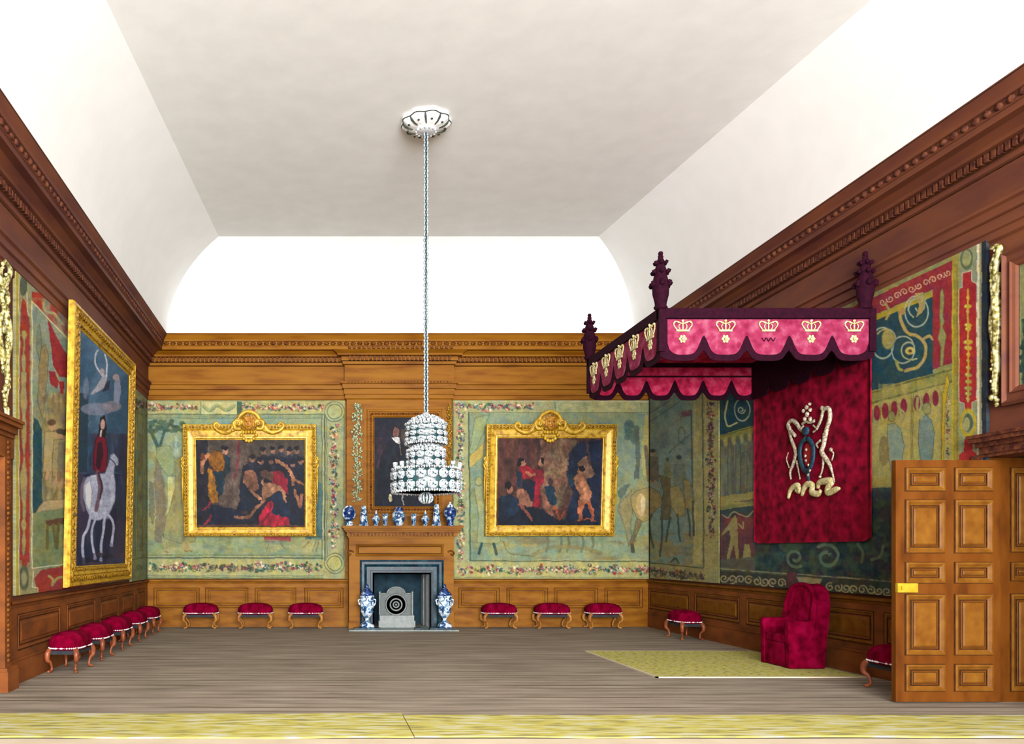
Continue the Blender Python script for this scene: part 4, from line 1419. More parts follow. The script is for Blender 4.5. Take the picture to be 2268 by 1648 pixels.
def framed(name, label, outer, canvas, Y, lean, draw, crop=None, box=None):
    """gilt picture on the end wall; outer and canvas are photo rectangles"""
    k = S * YB / (Y - .06)
    x0, x1, y0, y1 = outer
    cx, zb = ((x0 + x1) / 2 - VX) / k, EYE + (VY - y1) / k
    r = thing(name, label, 'picture', (cx, Y, zb))
    r.rotation_euler = (math.radians(lean), 0, 0)
    W, H = (x1 - x0) / k / 2, (y1 - y0) / k
    a0, a1, b0, b1 = canvas
    wl, wr, wt, wb = (a0 - x0) / k, (x1 - a1) / k, (b0 - y0) / k, (y1 - b1) / k
    g = G()
    ring4(g, -W, W, 0, H, wl, wr, wb, wt, FPROF)
    g.box(-W + .03, W - .03, -.015, 0, .03, H - .03)
    for s in (-1, 1):      # small cartouches half-way up the sides
        g.ball((s * (W - .01), -.05, H * .66), (.05, .04, .07), 10, 6)
        g.tube([(s * (W + a), -.04, H * .66 + b) for a, b in spline([(.0, .10), (.03, .06), (.0, .02), (.03, -.05), (-.01, -.14)], 5)], .018, 6)
        g.tube([(s * (W + .012), -.04, H * .66 - .12), (s * (W + .02), -.04, H * .3)], [.02, .008], 6)
    g.build('frame', GOLD, r)
    g = G()
    bead_row(g, -W + .19 * wl, W - .19 * wr, .19 * wb, H - .19 * wt, -.083, .017, .062)
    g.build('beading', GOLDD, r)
    # canvas
    xs = np.linspace(-W + wl * .97, W - wr * .97, int((a1 - a0) / 1.15))
    zs = np.linspace(H - wt * .97, wb * .97, int((b1 - b0) / 1.15))
    X, Z = np.meshgrid(xs, zs)
    P = np.stack([X, np.full(X.shape, -.024), Z], -1)
    px = a0 + (X + W - wl) * k
    py = b0 + (H - wt - Z) * k
    ox, oy, sc = crop
    A = Art((px - ox) / sc, (py - oy) / sc, (60, 48, 46))
    xy = brush(A)
    draw(A)
    varnish(A, xy)
    art_mesh('canvas', P, A.c, OILM, (0, .008, 0), r)
    return r, W, H


def draw_gathering(A):
    A.wash(540, 420, 1450, 1160, [(92, 76, 66), (52, 44, 50), (74, 66, 60)], 150, 110, 3, .6)
    A.rect(540, 420, 1450, 560, (92, 84, 70), .6)
    A.poly([(830, 430), (1000, 430), (960, 640), (920, 900), (880, 1010), (720, 950), (780, 720)], (104, 86, 76), .9, rag=20)
    A.poly([(540, 430), (640, 430), (650, 640), (650, 1000), (900, 1030), (1440, 1100), (1440, 1150), (540, 1150)], (28, 30, 44), .9, rag=14)
    A.poly([(660, 960), (880, 1000), (1000, 1100), (640, 1120)], (22, 34, 58), .9, rag=10)
    A.line([(560, 1140), (1440, 1140)], 16, (96, 60, 48))
    A.line([(890, 440), (892, 600), (866, 740)], 16, (132, 46, 56), .9)
    A.poly([(930, 640), (1020, 600), (1180, 560), (1440, 590), (1440, 1140), (1000, 1110), (960, 1000), (900, 830)], (24, 30, 46), 1, rag=12)
    for x, y in ((1010, 580), (1100, 520), (1180, 515), (1250, 500), (1315, 520), (1375, 515), (1405, 600), (1080, 600), (1160, 600), (1340, 620)):
        A.ell(x, y + 6, 22, 28, (150, 104, 82))
        A.ell(x - 2, y - 14, 26, 20, (24, 22, 34))
        A.poly([(x - 40, y + 60), (x - 10, y + 30), (x + 12, y + 30), (x + 40, y + 62)], (30, 40, 58), .8)
    # standing figure in yellow
    A.poly([(648, 545), (700, 515), (772, 540), (786, 640), (764, 684), (700, 692), (655, 640)], (152, 94, 24), 1, (70, 40, 20), 4)
    A.poly([(645, 655), (702, 700), (722, 800), (725, 950), (664, 945), (638, 860)], (176, 116, 32))
    A.poly([(790, 550), (828, 580), (822, 690), (782, 745), (772, 850), (740, 895), (708, 850), (698, 730), (676, 690), (770, 690)], (26, 54, 70))
    A.curve([(690, 640), (730, 670), (760, 650)], 8, (100, 56, 20))
    A.ell(790, 525, 22, 26, (196, 140, 110))
    A.ell(778, 498, 32, 18, (20, 20, 34))
    A.curve([(646, 560), (600, 620), (592, 700)], 34, (186, 122, 84))
    A.ell(600, 570, 22, 26, (120, 64, 36))
    # kneeling and stooping figures
    A.poly([(940, 690), (990, 676), (1040, 700), (1060, 830), (1000, 868), (932, 780)], (132, 86, 64), 1, rag=8)
    A.poly([(900, 790), (1000, 870), (1010, 960), (980, 1020), (868, 1010), (905, 930)], (20, 34, 52))
    A.curve([(1000, 840), (1030, 880), (1076, 916)], 22, (176, 118, 84))
    A.curve([(1210, 600), (1300, 660), (1340, 740), (1345, 800)], 24, (184, 122, 84))
    A.line([(1340, 740), (1430, 800)], 20, (170, 110, 78))
    A.poly([(1170, 690), (1240, 680), (1300, 760), (1305, 880), (1240, 830), (1160, 800)], (152, 24, 46))
    A.poly([(1070, 700), (1120, 670), (1180, 690), (1180, 770), (1110, 760)], (120, 80, 62), .9, rag=8)
    A.ell(1140, 665, 34, 22, (20, 18, 30))
    A.poly([(1095, 800), (1150, 780), (1220, 800), (1255, 830), (1180, 880), (1100, 930), (1085, 880)], (166, 116, 84), 1, (80, 50, 44), 3)
    A.ell(1105, 776, 26, 30, (186, 132, 100))
    A.ell(1120, 762, 26, 20, (26, 22, 30))
    A.curve([(1235, 820), (1270, 870), (1280, 940)], 24, (190, 130, 96))
    A.poly([(1150, 910), (1240, 850), (1300, 1000), (1380, 1060), (1400, 1130), (1170, 1060)], (22, 38, 60))
    A.poly([(1060, 1060), (1110, 980), (1160, 930), (1184, 960), (1170, 1040), (1310, 1075), (1316, 1130), (1200, 1145), (1060, 1135)], (180, 26, 52))
    A.curve([(1090, 1110), (1140, 1040), (1160, 960)], 14, (110, 10, 40))
    A.curve([(870, 1070), (980, 1064), (1050, 980), (1110, 930)], 22, (150, 98, 70))
    A.line([(1360, 850), (1400, 980), (1420, 880)], 26, (150, 96, 70))
    A.curve([(600, 1010), (640, 980), (664, 930)], 14, (150, 34, 60))
    A.curve([(610, 1120), (650, 1090), (664, 1050)], 14, (150, 44, 56))
    A.grain(.3, 4)


def draw_camp(A):
    A.rect(450, 400, 1320, 1150, (86, 54, 46))
    A.wash(450, 420, 810, 820, [(104, 62, 46), (60, 40, 48), (112, 56, 52)], 46, 300, 4, .7)
    A.poly([(800, 430), (1110, 430), (1060, 620), (1030, 800), (960, 1000), (840, 1000), (820, 700)], (140, 110, 84), .9, rag=26)
    A.wash(810, 430, 1090, 980, [(150, 96, 60), (170, 140, 100), (96, 90, 70), (120, 70, 60)], 80, 70, 6, .6)
    A.poly([(1030, 650), (1036, 540), (1120, 450), (1200, 436), (1310, 430), (1310, 1135), (1000, 1135), (1040, 1000), (1080, 860), (1020, 740)], (26, 38, 62), 1, rag=16)
    A.poly([(1110, 620), (1180, 560), (1240, 670), (1256, 720), (1190, 750), (1140, 700)], (142, 104, 80), .95, rag=8)
    A.line([(1180, 440), (1220, 640)], 20, (96, 62, 60), .8)
    A.poly([(460, 900), (640, 950), (820, 1000), (960, 1090), (1100, 1060), (1300, 1120), (1300, 1140), (460, 1140)], (20, 30, 48), 1, rag=12)
    # couple in red
    A.poly([(608, 680), (644, 690), (648, 830), (612, 815)], (22, 44, 66))
    A.poly([(640, 652), (700, 640), (762, 680), (746, 744), (668, 764), (650, 700)], (166, 28, 44), 1, (80, 10, 30), 3)
    A.ell(654, 620, 24, 32, (200, 140, 106))
    A.ell(630, 622, 18, 34, (26, 16, 26))
    A.ell(648, 594, 26, 12, (26, 16, 26))
    A.poly([(756, 680), (800, 664), (832, 690), (832, 780), (806, 830), (812, 980), (754, 980), (736, 800)], (160, 26, 50), 1, (80, 10, 30), 3)
    A.ell(806, 622, 22, 34, (196, 136, 104))
    A.ell(820, 604, 18, 26, (26, 16, 26))
    A.poly([(660, 760), (740, 760), (770, 780), (748, 960), (690, 900), (650, 830)], (24, 34, 60), .95)
    A.curve([(700, 700), (730, 720), (760, 710)], 26, (200, 130, 90))
    # seated, reclining and kneeling figures
    A.poly([(486, 890), (560, 884), (645, 930), (648, 1000), (570, 1070), (478, 1040)], (22, 44, 68))
    A.ell(556, 840, 26, 34, (196, 128, 96))
    A.ell(540, 810, 30, 30, (26, 16, 28))
    A.poly([(600, 864), (640, 826), (690, 850), (750, 960), (730, 985), (650, 970)], (170, 112, 88), 1, (90, 50, 44), 3)
    A.curve([(640, 960), (690, 1020), (745, 1090)], 22, (150, 84, 64))
    A.poly([(840, 822), (896, 800), (926, 830), (948, 960), (880, 976)], (26, 54, 72))
    A.ell(890, 772, 22, 28, (60, 46, 50))
    A.poly([(816, 850), (850, 880), (900, 980), (930, 1064), (880, 1050), (830, 960)], (150, 96, 76))
    A.line([(930, 980), (972, 1090), (1020, 1020)], 14, (176, 74, 44))
    # standing figure
    A.poly([(1026, 716), (1070, 706), (1086, 800), (1040, 810)], (26, 56, 70))
    A.poly([(1090, 848), (1140, 900), (1120, 1110), (1040, 1080), (1060, 960)], (22, 38, 62))
    A.poly([(1078, 742), (1120, 716), (1166, 716), (1200, 790), (1234, 860), (1226, 940), (1172, 966), (1124, 950), (1140, 880), (1100, 820)], (186, 122, 86), 1, (100, 56, 48), 3)
    A.poly([(1124, 940), (1180, 950), (1166, 1020), (1160, 1094), (1136, 1098), (1120, 1020)], (184, 104, 66))
    A.poly([(1190, 940), (1226, 930), (1256, 1010), (1268, 1096), (1246, 1100), (1226, 1030)], (184, 98, 60))
    A.ell(1136, 690, 22, 30, (190, 128, 92))
    A.ell(1146, 666, 28, 20, (24, 18, 30))
    A.line([(1130, 1096), (1200, 1080), (1270, 1098)], 10, (176, 84, 50))
    A.grain(.3, 4)


r, W, H = framed('framed_painting', 'large gilt-framed oil painting of a crowd and a figure in yellow, left of the fireplace', (407, 701, 941, 1188), (436, 675, 976, 1167), 14.915, 4.2, draw_gathering, (290, 860, .267))
crest(r, -.01, H - .10, -.06)
r, W, H = framed('framed_painting', 'large gilt-framed oil painting of figures round a camp fire, right of the fireplace', (1074, 1361, 941, 1187), (1101, 1331, 972, 1163), 14.915, 4.2, draw_camp, (980, 860, .267))
crest(r, -.04, H - .10, -.06)


# portrait above the mantelshelf
def draw_portrait(A):
    A.rect(400, 300, 1200, 1400, (24, 28, 44))
    A.wash(440, 330, 1160, 1360, [(50, 38, 58), (20, 26, 48), (34, 44, 62)], 140, 200, 3, .6)
    A.poly([(760, 470), (830, 470), (840, 660), (790, 640)], (96, 74, 52), .9, rag=14)
    A.poly([(480, 560), (560, 560), (600, 700), (500, 760)], (64, 44, 62), .8, rag=30)
    A.poly([(560, 640), (640, 600), (700, 600), (780, 630), (830, 700), (900, 900), (890, 1345), (490, 1345), (486, 900)], (18, 26, 44), 1, rag=10)
    A.curve([(580, 650), (530, 760), (500, 900)], 18, (104, 50, 66), .8)
    A.wash(560, 640, 880, 1340, [(28, 50, 60), (14, 18, 36)], 40, 200, 6, .5)
    A.curve([(745, 620), (760, 700), (768, 760)], 10, (120, 104, 84))
    A.poly([(660, 562), (700, 556), (742, 562), (756, 622), (738, 634), (716, 628), (688, 598)], (240, 238, 236))
    A.ell(704, 500, 40, 58, (160, 108, 96))
    A.poly([(655, 520), (655, 460), (680, 430), (720, 430), (744, 470), (730, 450), (690, 446), (676, 500), (670, 545)], (30, 22, 30))
    for xx in (690, 718):
        A.ell(xx, 496, 8, 5, (60, 30, 36))
    A.line([(706, 500), (710, 522)], 5, (120, 70, 66))
    A.line([(694, 538), (716, 538)], 5, (120, 40, 50))
    A.ell(644, 1250, 20, 46, (220, 210, 166))
    A.curve([(795, 1200), (780, 1260), (800, 1330)], 12, (180, 176, 170))
    A.grain(.3, 5)


YP = BRY
k = S * YB / (YP - .04)
pr = thing('portrait', 'dark full-length portrait of a person in a black robe, set in the carved oak overmantel', 'picture', ((896 - VX) / k, YP, EYE + (VY - 1137) / k))
W, H = (980 - 813) / 2 / k, (1137 - 906) / k
fw = 17 / k
g = G()
ring4(g, -W, W, 0, H, fw, fw, fw * .9, fw * 1.1, [(0, 0), (0, -.03), (.12, -.05), (.25, -.05), (.3, -.03), (.8, -.035), (.85, -.05), (1, -.03), (1, -.01)])
g.box(-W - .05, W + .05, -.012, 0, -.05, H + .05)
g.build('frame', WOOD, pr)
g = G()
bead_row(g, -W + fw * .55, W - fw * .55, fw * .5, H - fw * .6, -.034, .018, .055)
g.build('carved_beading', WOODC, pr)
xs = np.linspace(-W + fw * .97, W - fw * .97, 150)
zs = np.linspace(H - fw * 1.05, fw * .87, 220)
X, Z = np.meshgrid(xs, zs)
A = Art((896 + X * k - 740) / .194, (1137 - Z * k - 860) / .194, (24, 28, 44))
xy = brush(A, 5)
draw_portrait(A)
varnish(A, xy)
art_mesh('canvas', np.stack([X, np.full(X.shape, -.016), Z], -1), A.c, OILM, (0, .004, 0), pr)


# equestrian picture on the left wall
def draw_rider():
    x, y, P = grid_side(171, 281, 1.17, 4.22, XL + .11, 1.3)
    A = Art(x, y, (44, 78, 102))
    brush(A, 1.1)
    A.wash(160, 650, 290, 1000, [(62, 96, 122), (34, 66, 92), (84, 112, 134)], 40, 60, 5, .6)
    A.rect(160, 1050, 290, 1300, (20, 30, 54), .85)
    A.wash(160, 960, 290, 1300, [(22, 36, 62), (52, 66, 92), (28, 28, 56), (60, 50, 70)], 14, 60, 9, .6)
    A.poly([(165, 868), (193, 872), (193, 1045), (165, 1045)], (26, 50, 66), .9)
    A.ell(212, 906, 36, 14, (120, 122, 140), .7)
    A.ell(245, 900, 20, 12, (130, 120, 128), .7)
    # flying figures
    A.poly([(212, 852), (224, 828), (232, 836), (230, 856), (218, 864), (204, 872), (196, 872)], (150, 150, 160), .95)
    A.curve([(222, 834), (206, 806), (208, 782), (212, 776)], 3, (164, 166, 176))
    A.curve([(230, 834), (232, 806), (226, 786)], 3, (176, 178, 188))
    A.ell(221, 824, 5, 7, (150, 140, 144))
    A.poly([(232, 846), (240, 842), (236, 864), (222, 868)], (30, 38, 62), .9)
    A.poly([(248, 846), (260, 838), (264, 868), (258, 900), (248, 888)], (120, 128, 150), .9)
    A.ell(252, 836, 7, 8, (130, 120, 120))
    A.ell(187, 860, 6, 24, (110, 118, 140), .7)
    # rider
    A.poly([(210, 975), (218, 960), (228, 958), (234, 975), (238, 1000), (236, 1040), (220, 1052), (208, 1040), (206, 1005)], (100, 16, 44), 1, (40, 10, 30), 1.2)
    A.poly([(214, 980), (224, 976), (228, 1006), (220, 1044), (212, 1030)], (34, 20, 40), .9)
    A.poly([(219, 924), (230, 920), (234, 950), (233, 970), (216, 966)], (24, 20, 34))
    A.ell(225, 940, 5, 12, (170, 140, 134))
    A.line([(223, 954), (222, 966)], 3, (210, 200, 200))
    # white horse
    A.poly([(184, 1072), (194, 1056), (214, 1050), (232, 1048), (240, 1026), (244, 1008), (252, 1004), (262, 1016), (262, 1030), (254, 1034), (252, 1050), (257, 1072), (256, 1102), (248, 1130), (238, 1146), (222, 1152), (204, 1150), (194, 1130), (186, 1104)], (146, 152, 172), 1, (70, 76, 100), 1.2)
    A.poly([(190, 1076), (200, 1066), (204, 1090), (200, 1130), (192, 1112)], (214, 218, 228), .9)
    A.wash(200, 1052, 256, 1150, [(118, 124, 150), (178, 184, 200)], 12, 24, 3, .6)
    A.curve([(188, 1060), (183, 1080), (183, 1110), (188, 1130)], 6, (104, 90, 104), .8)
    A.curve([(216, 1046), (222, 1080), (220, 1100), (214, 1130)], 8, (96, 70, 84), .9)
    A.curve([(218, 1048), (226, 1080), (222, 1104)], 4, (50, 40, 60))
    A.curve([(244, 1016), (252, 1024), (258, 1036)], 1.6, (40, 40, 60))
    for q, ww in ((((202, 1144), (196, 1172), (188, 1190), (187, 1216), (190, 1246)), 5.5), (((214, 1148), (206, 1176), (208, 1205), (214, 1234)), 4.5),
                  (((234, 1144), (232, 1170), (228, 1200), (228, 1240)), 5), (((240, 1140), (250, 1152), (254, 1172), (250, 1206)), 5)):
        A.curve(q, ww, (160, 164, 184))
    for q in ((190, 1246), (214, 1236), (228, 1240), (250, 1208)):
        A.ell(q[0], q[1], 4, 4, (120, 120, 144))
    A.wash(175, 1225, 285, 1290, [(20, 24, 44), (70, 52, 66)], 22, 12, 4, .7)
    A.c = A.c * 1.3
    A.grain(.28, 1.4)
    return P, A


er = thing('framed_painting', 'tall gilt-framed painting of a rider on a white horse, hanging on the left wall', 'picture', (XL + .05, 11.555, .94))
er.rotation_euler = (math.radians(1.15), 0, PI / 2)
P, A = draw_rider()
P2 = np.stack([P[..., 1] - 11.555, np.full(P[..., 0].shape, -.03), P[..., 2] - .94], -1)
hw = 1.685
k0, k1 = P2[..., 0].min(), P2[..., 0].max()
art_mesh('canvas', P2, A.c, OILM, (0, .01, 0), er)
g = G()
wl, wr = k1 * 0 + (k0 + hw) + .01, (hw - k1) + .01
ring4(g, -hw, hw, 0, 3.50, wl, wr, .26, .26, [(0, .0), (0, -.05), (.05, -.075), (.16, -.078), (.22, -.05), (.52, -.045), (.58, -.06), (.66, -.045), (.9, -.035), (.94, -.045), (1, -.025)])
g.box(-hw + .05, hw - .05, -.015, .0, .05, 3.45)
g.build('frame', GOLD, er)
g = G()
bead_row(g, -hw + wl * .37, hw - wr * .37, .10, 3.50 - .10, -.05, .036, .105)
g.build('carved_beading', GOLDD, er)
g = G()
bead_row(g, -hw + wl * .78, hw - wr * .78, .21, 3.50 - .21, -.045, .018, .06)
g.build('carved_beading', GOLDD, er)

# overdoor picture at the right-hand edge
ov = thing('overdoor_painting', 'landscape painting in an oak frame above the open door', 'picture', (XR - .005, 6.45, 2.66))
ov.rotation_euler = (0, 0, -PI / 2)
g = G()
ring4(g, -.75, .75, 0, 1.36, .13, .13, .16, .16, [(0, 0), (0, -.06), (.15, -.08), (.3, -.05), (.6, -.05), (.65, -.065), (.75, -.05), (.9, -.04), (1, -.02)])
g.box(-.72, .72, -.01, 0, .03, 1.33)
g.build('frame', SIDEW, ov)
xs = np.linspace(-.626, .626, 130)
zs = np.linspace(1.206, .154, 130)
X, Z = np.meshgrid(xs, zs)
A = Art(X * 100, -Z * 100, (140, 142, 92))
A.wash(-60, -125, 60, -10, [(160, 150, 100), (120, 130, 96)], 18, 14, 2, .6)
A.poly([(-60, -74), (-20, -70), (20, -80), (60, -66), (60, 0), (-60, 0)], (40, 66, 62), 1, rag=6)
A.wash(-60, -72, 60, 0, [(26, 52, 56), (70, 96, 70)], 14, 10, 5, .6)
for i in range(14):
    A.ell(-48 + i * 7, -84 - (i * 37 % 20), 6, 5, (60, 84, 60), .8)
A.grain(.25, 2)
art_mesh('canvas', np.stack([X, np.full(X.shape, -.016), Z], -1), A.c, OILM, (0, .004, 0), ov)


# ------------------------------------------------------------------ carved drops
def carved_drop(name, label, M, h, wd, mat, gilt=False, seed=1):
    """hanging carving in local x,z with its top at z=h, wall at y=0"""
    r = random.Random(seed)
    g = G(M)
    if gilt:
        ct = [(0, h), (wd * .5, h * .97), (wd * .15, h * .88), (-wd * .35, h * .76), (-wd * .1, h * .70), (wd * .2, h * .62), (wd * .35, h * .50), (wd * .1, h * .36), (wd * .25, h * .25), (0, h * .12), (wd * .1, 0)]
        g.tube([(a, -.05, b) for a, b in spline(ct, 6)], [.015, .028, .03, .022, .03, .045, .04, .032, .03, .025, .01], 8)
        ct2 = [(wd * .4, h * .72), (-wd * .4, h * .62), (-wd * .5, h * .50), (-wd * .15, h * .38), (wd * .15, h * .28)]
        g.tube([(a, -.04, b) for a, b in spline(ct2, 6)], [.015, .028, .034, .03, .015], 8)
        ct3 = [(-wd * .2, h * .95), (-wd * .45, h * .88), (-wd * .2, h * .82), (wd * .3, h * .80), (wd * .1, h * .70)]
        g.tube([(a, -.04, b) for a, b in spline(ct3, 6)], [.015, .03, .03, .03, .02], 8)
        for i in range(40):
            z = h * (1 - (i + .5) / 40)
            g.ball((r.uniform(-.4, .4) * wd, -.06, z), (.010 + .02 * r.random(), .02, .014 + .022 * r.random()), 7, 5)
    else:
        n = int(h / .022)
        for i in range(n):
            z = h * (1 - (i + .5) / n)
            q = wd * (.32 + .2 * abs(math.sin(i * .19)))
            for _ in range(2):
                x = r.uniform(-q, q)
                g.ball((x, -.02 - .02 * r.random(), z), (.014 + .018 * r.random(), .02, .014 + .014 * r.random()), 6, 4)
        g.tube([(0, -.01, 0), (0, -.01, h)], .014, 6)
    o = g.build(name, mat)
    return tag(o, label, 'wall carving')


kx = S * YB / BRY
carved_drop('carved_festoon', 'painted carved drop of leaves and fruit left of the portrait', Matrix.Translation(((791 - VX) / kx, BRY, EYE + (VY - 1112) / kx)), 218 / kx, .19, LEAF, seed=3)
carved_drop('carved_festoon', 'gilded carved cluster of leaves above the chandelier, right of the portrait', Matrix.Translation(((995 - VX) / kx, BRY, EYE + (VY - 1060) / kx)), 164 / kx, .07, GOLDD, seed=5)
carved_drop('gilt_festoon', 'gilt carved scroll drop hanging at the left edge, above the door casing', Ml @ Matrix.Translation((7.99, -.02, 2.68)), 1.55, .26, GILTC, True, 7)
carved_drop('gilt_festoon', 'gilt carved scroll drop hanging between tapestry and overdoor picture', Mr @ Matrix.Translation((YB - 7.285, 0, 2.67)), 1.45, .08, GILTC, True, 8)

# ------------------------------------------------------------------ fireplace
YFI = 14.55
kf = S * YB / YFI
fx = lambda px: (px - VX) / kf
fz = lambda py: EYE + (VY - py) / kf
fp = thing('fireplace', 'oak chimneypiece with a stepped dark marble surround and grey inner cheeks', 'fireplace', (0, 0, 0))
g = G()
X0, X1 = fx(773), fx(1005)
g.box(X0, fx(797), YFI, YB - .002, 0, fz(1190))
g.box(fx(982), X1, YFI, YB - .002, 0, fz(1190))
g.box(fx(797), fx(982), YFI, YB - .002, fz(1240), fz(1190))
g.box(X0 - .01, fx(797) + .005, YFI - .02, YFI, 0, .12)
g.box(fx(982) - .005, X1 + .01, YFI - .02, YFI, 0, .12)
g.build('wood_surround', WOOD, fp)
g = G()
for z0, z1, p in ((1192, 1188, .02), (1188, 1179, .05), (1179, 1175, .085), (1175, 1170, .12), (1170, 1165, .15)):
    g.box(X0 - p * .8, X1 + p, YFI - p, YB - .1, fz(z0), fz(z1))
g.build('mantelshelf', WOOD, fp)
g = G()
out = [(X0, fz(1179.5))]
for i in range(30):
    x, d = X0 + (X1 - X0) * (i + .5) / 30, .017
    out += [(x - d, fz(1181)), (x - d, fz(1187)), (x + d, fz(1187)), (x + d, fz(1181))]
out += [(X1, fz(1181)), (X1, fz(1179.5))]
out.insert(1, (X0, fz(1181)))
vs = [(x, y, z) for y in (YFI - .068, YFI - .05) for x, z in out]
n = len(out)
fs = [(i, (i + 1) % n, (i + 1) % n + n, i + n) for i in range(n)]
top = fz(1179.5)
for i in range(30):
    a_ = 2 + i * 4
    fs.append((a_, a_ + 1, a_ + 2, a_ + 3))
fs.append(tuple([0, 1] + [k for i in range(30) for k in (2 + i * 4, 5 + i * 4)] + [n - 2, n - 1]))
g.add(vs, fs)
g.build('dentil_moulding', WOODC, fp)
for s, px in ((-1, 776), (1, 999)):
    g = G()
    g.tube([(fx(px) + s * a, YFI - .03, fz(1226) + b) for a, b in spline([(-.06, .03), (0, .05), (.05, .01), (.02, -.03), (-.01, 0)], 5)], .014, 6)
    g.build('carved_scroll', WOODC, fp)
g = G()
g.ring(fx(789), fx(982), fz(1231), fz(1206), [(0, YFI), (0, YFI - .02), (.015, YFI - .026), (.03, YFI - .006), (.035, YFI)])
g.mat = 1  # painted shade lines along the frieze moulding
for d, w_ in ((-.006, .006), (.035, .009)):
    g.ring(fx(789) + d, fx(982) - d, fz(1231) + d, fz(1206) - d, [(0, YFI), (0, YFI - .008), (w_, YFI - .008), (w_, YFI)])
g.build('frieze_panel', [WOOD, SHADEL], fp)
g = G()
prof = [(0, 0), (0, -.04), (.03, -.05), (.035, -.02), (.08, -.02), (.085, -.045), (.12, -.03), (.125, .0), (.19, .0), (.195, -.02), (.215, -.02), (.22, .03), (.26, .03)]
xa, xb, zt = fx(797), fx(982), fz(1240)
vs, fs = [], []
for d, y in prof:
    vs += [(xa + d, YFI + y, 0), (xa + d, YFI + y, zt - d), (xb - d * .95, YFI + y, zt - d), (xb - d * .95, YFI + y, 0)]
for i in range(len(prof) - 1):
    for q in range(3):
        fs.append((i * 4 + q, i * 4 + q + 1, i * 4 + q + 5, i * 4 + q + 4))
g.add(vs, fs)
g.build('marble_surround', MARBLE, fp)
g = G()
ix0, ix1, iz = xa + .26, xb - .247, zt - .26
g.box(ix0 - .03, ix0, YFI + .03, 15.75, 0, iz)
g.box(ix0 - .03, ix1 + .03, 15.72, 15.76, 0, iz)
g.box(ix0 - .03, ix1 + .03, YFI + .03, 15.75, iz, iz + .03)
g.build('firebox', SOOT, fp)
g = G()
g.box(ix1, ix1 + .03, YFI + .03, 15.75, 0, iz)
g.build('inner_cheek', CHEEK, fp)
g = G()
g.box(ix1 - .012, ix1, YFI + .30, YFI + .36, 0, iz)
g.box(ix1 - .02, ix1, 15.3, 15.36, 0, iz)
g.build('cheek_moulding', IRONL, fp)
g = G()
g.box(X0 - .02, X1 + .02, 14.12, YFI + .5, 0, .02)
g.build('hearth_slab', MARBLEL, fp)
g = G()
for a, b in ((783, 842), (917, 930), (950, 1004)):
    g = G()
    g.box((a - VX) / 126, (b - VX) / 126, 14.13, 14.30, .02, .055)
    g.build('hearth_block', MARBLE, fp)

st = thing('fire_grate', 'cast-iron grate with a round rosette back, standing in the fireplace', 'grate', (fx(879) + .01, 14.80, .02))
g = G()
pts = [(-.30, .16), (-.30, .60)] + [(.16 * math.cos(a), .60 + .11 * math.sin(a)) for a in np.linspace(PI, 0, 14)] + [(.30, .60), (.30, .16)]
g.prism([(x, z) for x, z in pts], .0, .04)
g.build('back_plate', IRON, st)
g = G()
for r_ in (.19, .11, .055):
    g.lathe([(r_ - .018, -.0), (r_ - .012, .018), (r_ + .002, .022), (r_ + .014, .0)], 28, (0, -.0, .40), axis='y')
g.ball((0, -.01, .40), .022, 8, 6)
g.tube([(-.31, 0, .60), (-.17, 0, .60)] + [(.165 * math.cos(a), -.0, .60 + .12 * math.sin(a)) for a in np.linspace(PI, 0, 12)] + [(.17, 0, .60), (.31, 0, .60)], .013, 6)
g.build('rosette', IRONL, st)
g = G()
for x in (-.30, .29):
    g = G()
    g.lathe([(.02, .12), (.018, .14), (.018, .59), (.012, .60), (.025, .62), (.018, .64), (.004, .65)], 12, (x, -.05, 0))
    g.build('post', IRONL, st)
g = G()
g.box(-.31, .31, -.16, .04, .12, .20)
g.box(-.33, .33, -.18, .04, .0, .12)
g.box(-.31, .31, -.17, .03, .19, .215)
g.build('base', IRONL, st)


# ------------------------------------------------------------------ porcelain
def pot(name, label, x, y, z, prof, mat=PORC, cat='vase', group=None, cap=None, flute=0, fd=0.0, seg=24, square=False):
    t = thing(name, label, cat, (x, y, z), 0, group)
    G().lathe(prof, 4 if square else seg, flute=flute, fd=fd, smooth=not square).build('body', mat, t)
    if cap:
        G().lathe(cap, 4 if square else seg, smooth=not square).build('lid', PORC if mat is PORCB else PORCB, t)
    return t


MZ, MY = fz(1165), YFI - .02
mm = 1 / kf
gr = 'blue and white porcelain on the mantelshelf'


def mx(px):
    return (px - VX) / (S * YB / MY)


t = thing('porcelain_globe', 'round blue and white globe-shaped jar at the left end of the mantelshelf', 'vase', (mx(773), MY, MZ), 0, gr)
G().lathe([(.075, 0), (.08, .02), (.06, .035), (.07, .05), (.08, .065), (.055, .085), (.03, .095)], 20).build('stand', PORC, t)
g = G()
g.ball((0, 0, .225), (.118, .118, .135), 20, 14)
g.build('body', PORCB, t)
g = G()
g.tube([(.108 * math.sin(a), -.05 - .0 * a, .225 + .128 * math.cos(a)) for a in np.linspace(-2.6, 2.6, 26)], .011, 6)
g.build('rim', PORC, t)


def obelisk(px, label, h=.37):
    t = thing('porcelain_obelisk', label, 'vase', (mx(px), MY, MZ), PI / 4 + .15, gr)
    G().lathe([(.085, 0), (.09, .02), (.078, .03), (.074, .05), (.048, h - .05), (.042, h - .04), (.046, h - .03), (.04, h - .01), (.01, h)], 8, smooth=False).build('body', PORC, t)
    return t


obelisk(806, 'blue and white obelisk vase second from the left end of the mantelshelf', .365)
obelisk(967, 'blue and white obelisk vase at the right end beside the ovoid jar', .39)


